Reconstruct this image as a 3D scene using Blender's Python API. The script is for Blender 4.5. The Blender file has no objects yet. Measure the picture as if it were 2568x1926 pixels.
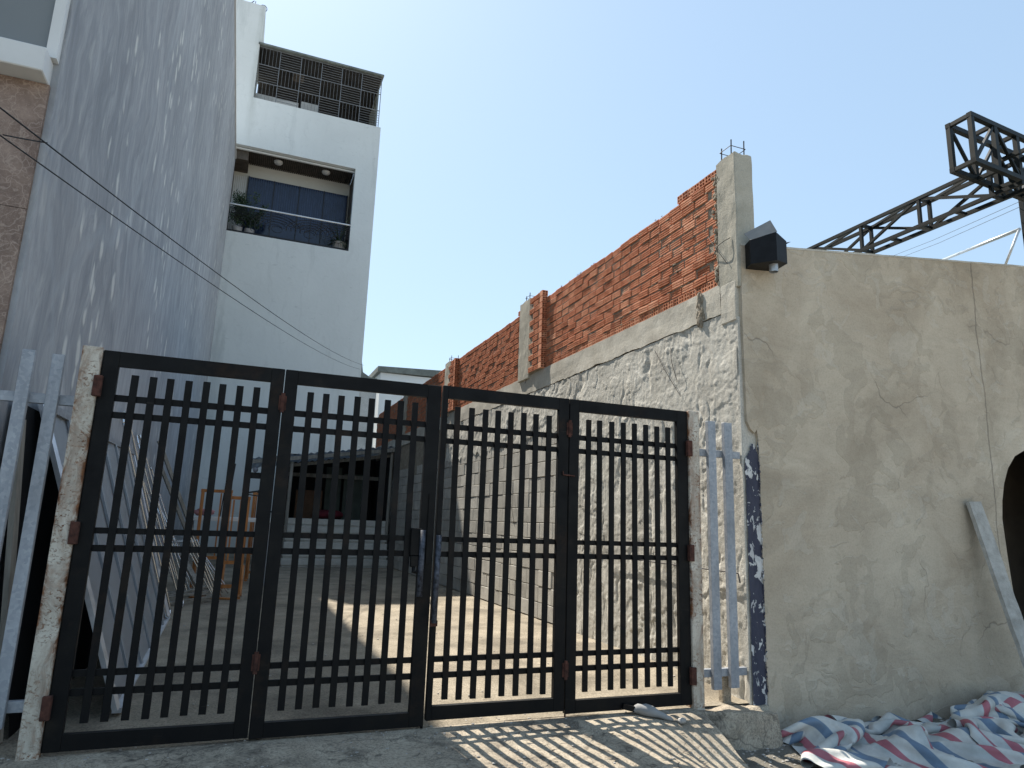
import bpy, bmesh, math, random
import numpy as np
from mathutils import Vector, Matrix, noise as mnoise
random.seed(7); np.random.seed(7)
SC = bpy.context.scene
COL = SC.collection

# ------------------------------------------------------------------ camera
EYE = Vector((0, 0, 1.25))
FPX, YAW, PIT, ROL = 1712.2, math.radians(21.2029), math.radians(11.5379), math.radians(1.9917)
cy, sy, cp, sp, cr, sr = math.cos(YAW), math.sin(YAW), math.cos(PIT), math.sin(PIT), math.cos(ROL), math.sin(ROL)
FW = Vector((sy*cp, cy*cp, sp)); R0 = Vector((cy, -sy, 0)); U0 = R0.cross(FW)
RT = R0*cr + U0*sr; UP = -R0*sr + U0*cr
cam_d = bpy.data.cameras.new('camera'); cam = bpy.data.objects.new('camera', cam_d); COL.objects.link(cam)
cam.matrix_world = Matrix(((RT.x, UP.x, -FW.x, EYE.x), (RT.y, UP.y, -FW.y, EYE.y), (RT.z, UP.z, -FW.z, EYE.z), (0, 0, 0, 1)))
cam_d.sensor_width = 36; cam_d.lens = FPX/2568*36; cam_d.clip_start = 0.05; cam_d.clip_end = 2000
SC.camera = cam

# ------------------------------------------------------------------ light
COTS, COTC = 0.20, 0.69          # horizontal run of a shadow per metre of height: to +X, to -Y
SUN_DIR = Vector((-COTS, COTC, 1)).normalized()
SUN_EL = math.asin(SUN_DIR.z); SUN_AZ = math.atan2(SUN_DIR.x, SUN_DIR.y)
w = bpy.data.worlds.new('World'); SC.world = w; w.use_nodes = True
nt = w.node_tree; nt.nodes.clear()
sk = nt.nodes.new('ShaderNodeTexSky'); sk.sky_type = 'NISHITA'; sk.sun_disc = False
sk.sun_elevation = SUN_EL; sk.sun_rotation = SUN_AZ
sk.air_density = 1.15; sk.dust_density = 0.9; sk.ozone_density = 0.8; sk.altitude = 10
bg = nt.nodes.new('ShaderNodeBackground'); bg.inputs[1].default_value = 0.15
ow = nt.nodes.new('ShaderNodeOutputWorld')
# hazy sky: the same everywhere, its range compressed as bright haze does
gm = nt.nodes.new('ShaderNodeGamma'); gm.inputs[1].default_value = 0.44
tn = nt.nodes.new('ShaderNodeMix'); tn.data_type = 'RGBA'; tn.blend_type = 'MULTIPLY'; tn.inputs[0].default_value = 1
tn.inputs[7].default_value = (1.02, 1.225, 1.39, 1)
nt.links.new(sk.outputs[0], gm.inputs[0]); nt.links.new(gm.outputs[0], tn.inputs[6]); nt.links.new(tn.outputs[2], bg.inputs[0]); nt.links.new(bg.outputs[0], ow.inputs[0])
sl = bpy.data.lights.new('sun', 'SUN'); sl.energy = 4.0; sl.angle = math.radians(0.5); sl.color = (1, 0.93, 0.83)
so = bpy.data.objects.new('sun', sl); COL.objects.link(so); so.location = (-3, 10, 20)
so.rotation_euler = SUN_DIR.to_track_quat('Z', 'Y').to_euler()
SC.view_settings.view_transform = 'Standard'; SC.view_settings.look = 'None'
SC.view_settings.exposure = 1.25; SC.view_settings.gamma = 1; SC.view_settings.use_curve_mapping = False

# ------------------------------------------------------------------ helpers
def at(px, py, ax, val):
    """point where the sight line of photo pixel (2568 wide) meets the plane axis=val"""
    d = FW*FPX + RT*(px-1284) - UP*(py-963)
    t = (val-EYE[ax])/d[ax]
    return EYE + d*t

ORG = {}
def thing(name, label, cat, loc=(0, 0, 0), group=None):
    o = bpy.data.objects.new(name, None); COL.objects.link(o); o.location = loc; o.empty_display_size = .1
    o['label'] = label; o['category'] = cat
    if group: o['group'] = group
    ORG[o] = Vector(loc)
    return o
def tag(o, label, cat, group=None):
    o['label'] = label; o['category'] = cat
    if group: o['group'] = group
    return o
def obj(name, bm, m, parent=None, smooth=False, origin=None, label=None):
    """link bm (built in world coordinates) as one mesh object; its origin is its parent thing's"""
    me = bpy.data.meshes.new(name)
    if origin is None:
        origin = ORG.get(parent, Vector((0, 0, 0))) if parent else Vector((0, 0, 0))
    origin = Vector(origin)
    if isinstance(bm, bmesh.types.BMesh):
        bmesh.ops.translate(bm, verts=bm.verts, vec=-origin)
        bmesh.ops.recalc_face_normals(bm, faces=bm.faces)
        bm.to_mesh(me); bm.free()
    else:
        me = bm
    if m:
        for mm in (m if isinstance(m, (list, tuple)) else [m]): me.materials.append(mm)
    if smooth:
        for p in me.polygons: p.use_smooth = True
    o = bpy.data.objects.new(name, me); COL.objects.link(o)
    if parent:
        o.parent = parent; o.location = origin-ORG[parent]
    else:
        o.location = origin
    ORG[o] = origin
    if label: o['label'] = label
    return o
def struct(o): o['kind'] = 'structure'; return o
def stuff(o): o['kind'] = 'stuff'; return o
def piece(name, me, m, parent, loc, rot=(0, 0, 0), scl=(1, 1, 1)):
    """a part that shares mesh data with alike pieces"""
    o = bpy.data.objects.new(name, me); COL.objects.link(o)
    if m and not me.materials: me.materials.append(m)
    o.parent = parent; o.location = Vector(loc)-ORG[parent]; o.rotation_euler = rot; o.scale = scl
    ORG[o] = Vector(loc)
    return o

def BM(): return bmesh.new()
def box(bm, x0, y0, z0, x1, y1, z1, bev=0):
    vs = [bm.verts.new((x, y, z)) for x in (x0, x1) for y in (y0, y1) for z in (z0, z1)]
    fs = [(0, 1, 3, 2), (4, 6, 7, 5), (0, 4, 5, 1), (2, 3, 7, 6), (0, 2, 6, 4), (1, 5, 7, 3)]
    F = [bm.faces.new([vs[i] for i in f]) for f in fs]
    if bev:
        es = list({e for f in F for e in f.edges})
        bmesh.ops.bevel(bm, geom=es, offset=bev, segments=1, affect='EDGES')
def obox(x0, y0, z0, x1, y1, z1, bev=0):
    b = BM(); box(b, x0, y0, z0, x1, y1, z1, bev); return b
def bar(bm, a, b, w, h=None, up=Vector((0, 0, 1))):
    """square bar from a to b"""
    a, b = Vector(a), Vector(b); h = h or w
    d = (b-a).normalized()
    s = d.cross(up)
    if s.length < 1e-3: s = d.cross(Vector((0, 1, 0)))
    s.normalize(); u = s.cross(d)
    vs = []
    for p in (a, b):
        for i, j in ((-1, -1), (1, -1), (1, 1), (-1, 1)):
            vs.append(bm.verts.new(p+s*(w/2*i)+u*(h/2*j)))
    for i in range(4):
        j = (i+1) % 4
        bm.faces.new((vs[i], vs[j], vs[4+j], vs[4+i]))
    bm.faces.new(vs[3::-1]); bm.faces.new(vs[4:])
def tube(bm, pts, r, n=8, cap=True):
    pts = [Vector(p) for p in pts]; rings = []
    nrm = None
    for i, p in enumerate(pts):
        t = (pts[min(i+1, len(pts)-1)]-pts[max(i-1, 0)]).normalized()
        if nrm is None:
            nrm = t.orthogonal().normalized()
        else:
            nrm = (nrm-t*nrm.dot(t)); nrm.normalize()
        b = t.cross(nrm)
        rr = r[i] if isinstance(r, (list, tuple)) else r
        rings.append([bm.verts.new(p+(nrm*math.cos(a)+b*math.sin(a))*rr) for a in [2*math.pi*k/n for k in range(n)]])
    for i in range(len(rings)-1):
        for k in range(n):
            bm.faces.new((rings[i][k], rings[i][(k+1) % n], rings[i+1][(k+1) % n], rings[i+1][k]))
    if cap:
        bm.faces.new(rings[0][::-1]); bm.faces.new(rings[-1])
def cyl(bm, a, b, r, n=12): tube(bm, [a, b], r, n)
def spline(P, n=8):
    P = [Vector(p) for p in P]; out = []
    Q = [P[0]]+P+[P[-1]]
    for i in range(len(P)-1):
        p0, p1, p2, p3 = Q[i:i+4]
        for k in range(n):
            t = k/n
            out.append(.5*((2*p1)+(p2-p0)*t+(2*p0-5*p1+4*p2-p3)*t*t+(3*p1-p0-3*p2+p3)*t**3))
    out.append(P[-1]); return out
def prism(bm, poly, axis, a, b):
    """extrude a polygon (list of 2D) along axis between a and b"""
    def mk(p, v):
        if axis == 0: return (v, p[0], p[1])
        if axis == 1: return (p[0], v, p[1])
        return (p[0], p[1], v)
    A = [bm.verts.new(mk(p, a)) for p in poly]; B = [bm.verts.new(mk(p, b)) for p in poly]
    fa = bm.faces.new(A); fb = bm.faces.new(B[::-1])
    for i in range(len(poly)):
        j = (i+1) % len(poly); bm.faces.new((A[j], A[i], B[i], B[j]))
    bm.normal_update(); bmesh.ops.triangulate(bm, faces=[fa, fb], ngon_method='EAR_CLIP')
def grid(bm, nx, ny, f, keep=None, uv=None):
    V = [[bm.verts.new(f(i/nx, j/ny)) for j in range(ny+1)] for i in range(nx+1)]
    L = bm.loops.layers.uv.new('UVMap') if uv else None
    for i in range(nx):
        for j in range(ny):
            if keep and not keep((i+.5)/nx, (j+.5)/ny): continue
            fc = bm.faces.new((V[i][j], V[i+1][j], V[i+1][j+1], V[i][j+1]))
            if uv:
                for lp, (a, b) in zip(fc.loops, ((i, j), (i+1, j), (i+1, j+1), (i, j+1))): lp[L].uv = (a/nx, b/ny)
    for v in [v for v in bm.verts if not v.link_faces]: bm.verts.remove(v)
def sstep(a, b, x):
    t = min(1, max(0, (x-a)/(b-a))); return t*t*(3-2*t)
def N3(x, y, z=0): return mnoise.noise(Vector((x, y, z)))
def fbm(x, y, z=0, o=4):
    s, a, f = 0, 1, 1
    for _ in range(o): s += a*mnoise.noise(Vector((x*f, y*f, z*f))); a *= .5; f *= 2.1
    return s
def worn_bar(bm, *a): bar(bm, *a)

# ------------------------------------------------------------------ materials
def _mat(name):
    m = bpy.data.materials.new(name); m.use_nodes = True
    return m, m.node_tree, m.node_tree.nodes['Principled BSDF']
class G:
    """tiny node-graph builder"""
    def __init__(s, name, rough=.8, metal=0, spec=.4):
        s.m, s.t, s.b = _mat(name)
        s.b.inputs['Roughness'].default_value = rough; s.b.inputs['Metallic'].default_value = metal
        s.b.inputs['Specular IOR Level'].default_value = spec
        s.tc = s.t.nodes.new('ShaderNodeTexCoord'); s.h = None
    def n(s, k): return s.t.nodes.new(k)
    def lk(s, a, b): s.t.links.new(a, b)
    def co(s, scale=(1, 1, 1), rot=(0, 0, 0), src='Object', rnd=False, warp=0, wscale=2):
        mp = s.n('ShaderNodeMapping'); mp.inputs['Scale'].default_value = scale; mp.inputs['Rotation'].default_value = rot
        v = s.tc.outputs[src]
        if rnd:
            oi = s.n('ShaderNodeObjectInfo'); ma = s.n('ShaderNodeVectorMath'); ma.operation = 'ADD'
            mu = s.n('ShaderNodeMath'); mu.operation = 'MULTIPLY'; mu.inputs[1].default_value = 57
            s.lk(oi.outputs['Random'], mu.inputs[0]); s.lk(v, ma.inputs[0]); s.lk(mu.outputs[0], ma.inputs[1]); v = ma.outputs[0]
        if warp:
            nz = s.n('ShaderNodeTexNoise'); nz.inputs['Scale'].default_value = wscale; nz.inputs['Detail'].default_value = 3
            s.lk(v, nz.inputs['Vector'])
            ma = s.n('ShaderNodeVectorMath'); ma.operation = 'MULTIPLY_ADD'
            sb = s.n('ShaderNodeVectorMath'); sb.operation = 'SUBTRACT'; sb.inputs[1].default_value = (.5, .5, .5)
            s.lk(nz.outputs['Color'], sb.inputs[0]); s.lk(sb.outputs[0], ma.inputs[0]); ma.inputs[1].default_value = (warp,)*3; s.lk(v, ma.inputs[2]); v = ma.outputs[0]
        s.lk(v, mp.inputs[0]); return mp.outputs[0]
    def noise(s, scale, detail=4, v=None, rough=.55, dist=0):
        x = s.n('ShaderNodeTexNoise'); x.inputs['Scale'].default_value = scale; x.inputs['Detail'].default_value = detail
        x.inputs['Roughness'].default_value = rough; x.inputs['Distortion'].default_value = dist
        s.lk(v or s.tc.outputs['Object'], x.inputs['Vector']); return x.outputs['Fac']
    def vor(s, scale, v=None, feat='F1', out='Distance', rnd=1):
        x = s.n('ShaderNodeTexVoronoi'); x.feature = feat; x.inputs['Scale'].default_value = scale; x.inputs['Randomness'].default_value = rnd
        s.lk(v or s.tc.outputs['Object'], x.inputs['Vector']); return x.outputs[out]
    def ramp(s, f, stops, interp='LINEAR'):
        r = s.n('ShaderNodeValToRGB'); r.color_ramp.interpolation = interp
        e = r.color_ramp.elements
        while len(e) < len(stops): e.new(.5)
        for i, (p, c) in enumerate(stops):
            e[i].position = p; e[i].color = (c, c, c, 1) if isinstance(c, (int, float)) else (*c, 1)
        s.lk(f, r.inputs[0]); return r.outputs[0]
    def mix(s, f, a, b, mode='MIX'):
        x = s.n('ShaderNodeMix'); x.data_type = 'RGBA'; x.blend_type = mode
        for i, q in ((0, f), (6, a), (7, b)):
            if isinstance(q, (int, float)): x.inputs[i].default_value = q if i == 0 else (q, q, q, 1)
            elif isinstance(q, tuple): x.inputs[i].default_value = (*q, 1)
            else: s.lk(q, x.inputs[i])
        return x.outputs[2]
    def math(s, op, a, b=0, c=0):
        x = s.n('ShaderNodeMath'); x.operation = op
        for i, q in enumerate((a, b, c)):
            if isinstance(q, (int, float)): x.inputs[i].default_value = q
            else: s.lk(q, x.inputs[i])
        return x.outputs[0]
    def sep(s, v=None):
        x = s.n('ShaderNodeSeparateXYZ'); s.lk(v or s.tc.outputs['Object'], x.inputs[0]); return x.outputs
    def rand(s): return s.n('ShaderNodeObjectInfo').outputs['Random']
    def col(s, c):
        if isinstance(c, tuple): s.b.inputs['Base Color'].default_value = (*c, 1)
        else: s.lk(c, s.b.inputs['Base Color'])
    def rough(s, c): s.lk(c, s.b.inputs['Roughness'])
    def bump(s, f, dist=.01, strength=1):
        x = s.n('ShaderNodeBump'); x.inputs['Distance'].default_value = dist; x.inputs['Strength'].default_value = strength
        s.lk(f, x.inputs['Height'])
        if s.h: s.lk(s.h, x.inputs['Normal'])
        s.h = x.outputs[0]; s.lk(s.h, s.b.inputs['Normal'])

def m_simple(name, c, rough=.8, metal=0, var=.25, sc=8, bump=0, spec=.4, rnd=False):
    g = G(name, rough, metal, spec); v = g.co(rnd=rnd)
    n = g.noise(sc, 5, v)
    lo = tuple(x*(1-var) for x in c); hi = tuple(min(1, x*(1+var)) for x in c)
    g.col(g.ramp(n, [(.3, lo), (.7, hi)]))
    if bump: g.bump(g.noise(sc*6, 4, v), bump)
    return g.m

def m_concrete(name, lo, hi, stain=(.1, .1, .09), bump=.004, sc=1, stain_amt=.5, speck=.5):
    g = G(name, .92, 0, .25); v = g.co(warp=.25, wscale=1.5)
    base = g.ramp(g.noise(2.2*sc, 7, v, .6), [(.28, lo), (.72, hi)])
    st = g.ramp(g.noise(.9*sc, 6, v, .65, .4), [(.47, 0), (.63, stain_amt)])
    c = g.mix(st, base, stain)
    sp = g.ramp(g.noise(60*sc, 3, v, .7), [(.35, 1-speck*.5), (.6, 1.0)])
    c = g.mix(1, c, sp, 'MULTIPLY'); g.col(c)
    g.bump(g.noise(14*sc, 6, v, .65), bump); g.bump(g.noise(90*sc, 3, v, .7), bump*.35)
    return g.m

# grey side wall: brushed blue-grey coat with pale flaking flecks drawn out vertically
g = G('grey_wall_coat', .85, 0, .3)
v1 = g.co((1, 3.4, .8), (0.10, 0, 0), warp=.9, wscale=.9)
a = g.ramp(g.noise(1.5, 10, v1, .68, .5), [(.27, (.25, .262, .285)), (.5, (.335, .347, .365)), (.73, (.47, .48, .49))])
v1b = g.co((1, 9, 1.1), (-.16, 0, 0), warp=.25, wscale=1.5)
a = g.mix(1, a, g.ramp(g.noise(2.2, 8, v1b, .7), [(.3, .87), (.7, 1.12)]), 'MULTIPLY')
big = g.ramp(g.noise(.35, 4), [(.3, .82), (.7, 1.12)])
a = g.mix(1, a, big, 'MULTIPLY')
v2 = g.co((1, 1.7, .8), (-.12, 0, 0), warp=.22, wscale=2.2)
fleck = g.ramp(g.math('ADD', g.vor(2.6, v2), g.math('MULTIPLY', g.noise(9, 4, v2), .25)), [(.30, 1), (.42, 0)])
clus = g.ramp(g.noise(.55, 3, g.co((1, 1.3, .5)), .6, .6), [(.49, 0), (.57, 1)])
fm = g.math('MULTIPLY', fleck, clus)
a = g.mix(g.math('MULTIPLY', fm, .72), a, (.68, .68, .64))
v4 = g.co((1, .5, .22), (.62, 0, 0), warp=.3, wscale=1)
cr_ = g.ramp(g.vor(.55, v4, 'DISTANCE_TO_EDGE'), [(0, 1), (.012, 0)])
a = g.mix(g.math('MULTIPLY', cr_, .35), a, (.38, .41, .44))
g.col(a); g.bump(g.noise(3, 8, v1, .7), .01); g.bump(fm, .003)
M_GREYWALL = g.m

# brown marble cladding
g = G('brown_marble', .45, 0, .4); v = g.co(warp=.5, wscale=2.5)
a = g.ramp(g.noise(2.2, 9, v, .65), [(.32, (.085, .052, .038)), (.5, (.18, .12, .09)), (.68, (.31, .225, .175))])
vein = g.ramp(g.vor(6.5, g.co(warp=.9, wscale=4)  , 'DISTANCE_TO_EDGE'), [(0, 1), (.05, 0)])
vein2 = g.ramp(g.vor(17, g.co(warp=.5, wscale=9), 'DISTANCE_TO_EDGE'), [(0, .6), (.04, 0)])
a = g.mix(g.math('MULTIPLY', vein, .5), a, (.42, .33, .27)); a = g.mix(g.math('MULTIPLY', vein2, .6), a, (.40, .31, .25))
a = g.mix(g.ramp(g.noise(16, 8, g.co(warp=.3, wscale=8), .8, 1.5), [(.52, 0), (.62, .5)]), a, (.40, .31, .25))
g.col(a); M_MARBLE = g.m

# weathered white paint
def m_white(name, c=(.66, .69, .68), dirt=(.33, .36, .36), amt=.85, streak=False):
    g = G(name, .8, 0, .3)
    v = g.co(warp=.3, wscale=.7)
    a = g.ramp(g.noise(.5, 7, v, .6), [(.3, tuple(x*.9 for x in c)), (.7, c)])
    st = g.ramp(g.noise(.8, 6, g.co((1.6, 1.6, .16), warp=.2), .6), [(.56, 0), (.8, amt)])
    a = g.mix(st, a, dirt)
    st = g.ramp(g.noise(1.6, 8, g.co((.7, .7, 2.4), warp=.6), .7), [(.62, 0), (.8, amt*.6)])
    a = g.mix(st, a, dirt)
    sm = g.ramp(g.noise(2.3, 7, g.co((1, 1, 3.2), warp=.4), .72), [(.60, 0), (.72, amt*.45)])
    a = g.mix(sm, a, tuple(x*.8 for x in dirt))
    if streak:
        X = g.sep(); dx = g.math('ABSOLUTE', g.math('SUBTRACT', g.math('ADD', X[0], g.math('MULTIPLY', g.noise(1.2, 4), .3)), -1.85))
        k = g.math('MULTIPLY', g.ramp(dx, [(0, 1), (.16, 0)]), g.math('MULTIPLY', g.ramp(g.math('DIVIDE', X[2], 20), [(.67, 0), (.70, .5), (.765, 1)]), g.ramp(g.noise(3, 5, g.co((3, 1, .4))), [(.3, .3), (.7, 1)])))
        a = g.mix(g.math('MULTIPLY', k, .55), a, (.30, .32, .29))
        dr = g.ramp(g.noise(2.6, 5, g.co((2.2, 2.2, .2), warp=.5), .65), [(.55, 0), (.75, .25)])
        a = g.mix(dr, a, (.42, .44, .43))
    g.col(a); g.bump(g.noise(8, 5, v), .006); return g.m
M_WHITE = m_white('weathered_white_paint', streak=True); M_WHITE2 = m_white('old_white_wall', (.72, .76, .78), (.35, .36, .35), .8)
M_TRIM = m_simple('white_trim', (.62, .63, .62), .6, var=.08, sc=3)

# grey hand-trowelled plaster
g = G('trowelled_plaster', .88, 0, .25); v = g.co(warp=.5, wscale=1.1)
a = g.ramp(g.noise(1.1, 7, v, .6, .5), [(.25, (.36, .295, .215)), (.5, (.475, .405, .31)), (.76, (.60, .53, .415))])
pt = g.ramp(g.noise(1.5, 3, g.co(warp=1.2, wscale=1.6), .5, 1.5), [(.545, 0), (.56, 1)])
a = g.mix(g.math('MULTIPLY', pt, .22), a, (.25, .215, .16))
pt2 = g.ramp(g.noise(2.4, 3, g.co((1, 1, 1.3), (0, .5, 0), warp=.9, wscale=2), .5, 1), [(.60, 0), (.615, 1)])
a = g.mix(g.math('MULTIPLY', pt2, .16), a, (.60, .57, .50))
dm = g.ramp(g.noise(.8, 7, g.co(warp=.6, wscale=.9), .68), [(.54, 0), (.66, 1)])
a = g.mix(g.math('MULTIPLY', dm, .35), a, (.24, .205, .15))
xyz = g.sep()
ht = g.ramp(g.math('MULTIPLY_ADD', g.noise(.9, 5, v), 1.4, g.math('MULTIPLY', xyz[2], .8)), [(.0, (.84, .85, .87)), (.55, (.88, .88, .89)), (1, (1, 1, 1))])  # shade painted into the plaster colour, deepening towards the wall's foot
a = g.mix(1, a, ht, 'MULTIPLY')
tv = g.co((1.2, 1, 5.5), (0, .45, 0), warp=.7, wscale=1.3)
tr = g.noise(1.6, 8, tv, .68, .8)
a = g.mix(1, a, g.ramp(tr, [(.3, .91), (.7, 1.07)]), 'MULTIPLY')
band = g.ramp(g.math('ABSOLUTE', g.math('SUBTRACT', g.math('ADD', xyz[2], g.math('MULTIPLY', g.math('SUBTRACT', g.noise(1.3, 5), .5), .35)), 1.9)), [(0, 1), (.12, 0)])
band = g.math('MULTIPLY', band, g.ramp(g.noise(1.1, 4, g.co((1, 1, .3))), [(.45, 0), (.6, 1)]))
a = g.mix(g.math('MULTIPLY', band, .4), a, (.25, .21, .155))
g.bump(tr, .006)
ck = g.ramp(g.vor(.62, g.co((1, 1, .8), (0, .7, 0), warp=.55, wscale=2.2), 'DISTANCE_TO_EDGE'), [(0, 1), (.004, 0)])
ckm = g.ramp(g.noise(.8, 2, g.co((1, 1, 1))), [(.52, 0), (.58, 1)])
ck = g.math('MULTIPLY', ck, ckm)
# the long vertical crack left of the arch
cx = g.math('ABSOLUTE', g.math('SUBTRACT', g.math('ADD', xyz[0], g.math('MULTIPLY', g.math('SUBTRACT', g.noise(1.6, 6), .5), .16)), .60))
lc = g.ramp(cx, [(0, 1), (.006, .9), (.011, 0)])
lc = g.math('MULTIPLY', lc, g.ramp(xyz[2], [(.9, 0), (1, 1)]))
ck = g.math('MAXIMUM', ck, lc)
a = g.mix(g.math('MULTIPLY', ck, .55), a, (.12, .105, .085))
sp = g.ramp(g.noise(70, 2, None, .6), [(.3, .88), (.55, 1)])
a = g.mix(1, a, sp, 'MULTIPLY')
g.col(a); g.bump(pt, .0025); g.bump(pt2, .002); g.bump(g.noise(3, 6, v, .55), .010); g.bump(g.noise(55, 4), .0015); g.bump(g.math('MULTIPLY', ck, -1), .004, .8); g.b.inputs['Roughness'].default_value = .85
# crack bump goes inward
M_PLASTER = g.m

M_RENDER = m_concrete('rough_cement_render', (.46, .44, .385), (.66, .64, .575), (.32, .30, .26), .006, 1.6, .45, .5)
M_BEAM = m_concrete('cast_concrete', (.44, .41, .345), (.64, .61, .53), (.30, .275, .225), .004, 1.5, .35, .5)
M_COLUMN = m_concrete('column_concrete', (.33, .315, .26), (.50, .475, .40), (.2, .19, .16), .003, 2, .35, .4)
M_YARD = m_concrete('yard_concrete', (.25, .215, .16), (.42, .365, .28), (.15, .13, .10), .012, 1.3, .75, .9)
M_RAMP = m_concrete('driveway_concrete', (.28, .25, .195), (.44, .40, .32), (.10, .09, .072), .006, 1.6, .7, .7)
g = G('dirty_driveway_concrete', .93, 0, .2); v = g.co(warp=.3, wscale=3)
a = g.ramp(g.noise(3, 8, v, .68), [(.28, (.28, .235, .18)), (.72, (.50, .435, .335))])
a = g.mix(g.ramp(g.noise(1.7, 8, v, .72, .6), [(.50, 0), (.60, .75)]), a, (.115, .10, .082))
a = g.mix(g.ramp(g.noise(9, 7, g.co((.6, 1.6, 1), warp=.2, wscale=5), .75, .5), [(.55, 0), (.63, .7)]), a, (.10, .09, .075))
a = g.mix(1, a, g.ramp(g.noise(75, 4, v, .75), [(.36, .55), (.55, 1.08)]), 'MULTIPLY')
ckd = g.ramp(g.vor(1.1, g.co(warp=.5, wscale=2.5), 'DISTANCE_TO_EDGE'), [(0, 1), (.006, 0)])
a = g.mix(g.math('MULTIPLY', ckd, .6), a, (.07, .06, .05)); g.col(a)
g.bump(g.noise(20, 7, v, .7), .010); g.bump(g.noise(110, 3, v, .7), .003); M_RAMP = g.m
M_SOIL = m_concrete('grey_soil', (.20, .18, .145), (.33, .305, .255), (.13, .115, .09), .02, 3, .5, .7)
M_STREET = m_concrete('street_concrete', (.32, .29, .24), (.44, .40, .34), (.25, .23, .19), .006, .5, .5, .5)
M_MORTAR = m_concrete('mortar', (.24, .20, .15), (.42, .37, .29), (.1, .085, .07), .004, 6, .4, .5)
M_FARGREY = m_concrete('old_grey_concrete', (.42, .43, .43), (.58, .59, .58), (.2, .21, .2), .004, .6, .5, .4)

# concrete blocks
g = G('concrete_block', .92, 0, .2); v = g.co(rnd=True)
a = g.ramp(g.noise(5, 6, v, .6), [(.3, (.36, .345, .31)), (.7, (.53, .51, .46))])
a = g.mix(1, a, g.ramp(g.rand(), [(0, .78), (1, 1.12)]), 'MULTIPLY')
a = g.mix(1, a, g.ramp(g.noise(120, 2, v, .6), [(.3, .8), (.6, 1)]), 'MULTIPLY')
g.col(a); g.bump(g.noise(60, 4, v, .7), .003); M_BLOCK = g.m

# clay brick
g = G('hollow_clay_brick', .85, 0, .25); v = g.co(rnd=True)
a = g.ramp(g.noise(9, 6, v, .6), [(.25, (.38, .135, .072)), (.5, (.55, .225, .125)), (.8, (.68, .35, .22))])
a = g.mix(1, a, g.ramp(g.rand(), [(0, (.65, .58, .54)), (.10, (.9, .84, .78)), (.6, (1.05, 1.05, 1.05)), (1, (1.2, 1.4, 1.5))]), 'MULTIPLY')
sm = g.ramp(g.noise(14, 5, v, .7), [(.6, 0), (.72, .6)])
a = g.mix(sm, a, (.38, .33, .26)); g.col(a)
g.bump(g.noise(80, 3, v), .002); M_BRICK = g.m

# black gate steel
g = G('black_gate_steel', .5, .0, .18); v = g.co(rnd=True, warp=.1)
a = g.ramp(g.noise(5, 8, v, .65), [(.3, (.002, .0022, .003)), (.62, (.0045, .0045, .0045)), (.82, (.020, .016, .012))])
rs_ = g.ramp(g.noise(2.2, 7, v, .7), [(.56, 0), (.70, .8)])
a = g.mix(rs_, a, (.022, .013, .008))
sc_ = g.ramp(g.noise(3, 7, g.co((1, 1, 14), rnd=True, warp=.05), .75), [(.64, 0), (.75, .35)])
a = g.mix(sc_, a, (.12, .10, .08)); g.col(a)
g.rough(g.ramp(g.noise(7, 5, v), [(.3, .45), (.7, .7)])); g.bump(g.noise(25, 4, v), .001); M_GATE = g.m
M_WORN = m_simple('worn_black_steel', (.05, .055, .07), .55, .2, .99, 45, .001)

# rusty white post
g = G('rusty_white_steel', .6, 0, .4); v = g.co(warp=.04, wscale=25)
ru = g.ramp(g.noise(38, 6, g.co((1, 1, 1.6), warp=.02, wscale=30), .75, .6), [(.545, 0), (.575, 1)])
ru2 = g.ramp(g.noise(5, 6, g.co((1, 1, .5), warp=.3), .75, .8), [(.43, 0), (.56, 1)])
spk = g.math('MULTIPLY', ru, g.ramp(g.noise(3, 3, g.co()), [(.38, .25), (.6, 1)]))
X = g.sep()
edge = g.ramp(g.math('ABSOLUTE', X[0]), [(0, 0), (.035, .35), (.05, 1)])
ru2 = g.math('MULTIPLY', ru2, g.math('ADD', edge, .42))
rm = g.math('MAXIMUM', spk, g.math('MULTIPLY', ru2, .85))
wt = g.ramp(g.noise(4, 5, v), [(.3, (.42, .38, .31)), (.7, (.62, .575, .49))])
rc = g.ramp(g.noise(30, 5, v, .7), [(.3, (.06, .026, .014)), (.6, (.20, .085, .035)), (.8, (.34, .16, .07))])
g.col(g.mix(rm, wt, rc)); g.rough(g.ramp(rm, [(0, .5), (1, .9)])); g.bump(g.math('MULTIPLY', rm, -1), .001); M_POST = g.m
M_RUST = m_simple('rust', (.065, .025, .017), .9, 0, .6, 25, .002)

# galvanised steel
g = G('galvanised_steel', .5, .25, .4)
a = g.ramp(g.vor(55, g.co(rnd=True), out='Color'), [(0, (.26, .285, .32)), (1, (.38, .40, .43))])
a = g.mix(1, a, g.ramp(g.noise(6, 6, g.co((1, 1, .4), rnd=True)), [(.3, .7), (.7, 1.1)]), 'MULTIPLY')
g.col(a); M_GALV = g.m
M_TRUSS = m_simple('dark_painted_steel', (.009, .012, .012), .5, 0, .5, 6, 0, .2, True)
M_DARKBOX = m_simple('black_sheet_metal', (.006, .0065, .008), .5, 0, .5, 12, .0005, .2)
M_GREYCARD = m_simple('grey_sheet', (.24, .24, .235), .7, 0, .15, 6)
M_PIPE = m_simple('pale_metal_pipe', (.45, .47, .48), .35, .5, .2, 20)
M_GLASS = m_simple('grey_window_glass', (.19, .21, .22), .9, 0, .06, 1, spec=.15)
M_NAVYGLASS = m_simple('navy_curtained_glass', (.012, .022, .050), .10, 0, .3, 2, spec=.5)
M_CURTAIN = m_simple('blue_blind_slat', (.022, .040, .085), .5, 0, .3, 4, rnd=True)
M_SHADEGAP = m_simple('shade_gap_sheet', (.004, .004, .005), .9, 0, .3, 3)  # near-black that stands in for shade behind the leaning metal sheet
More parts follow.
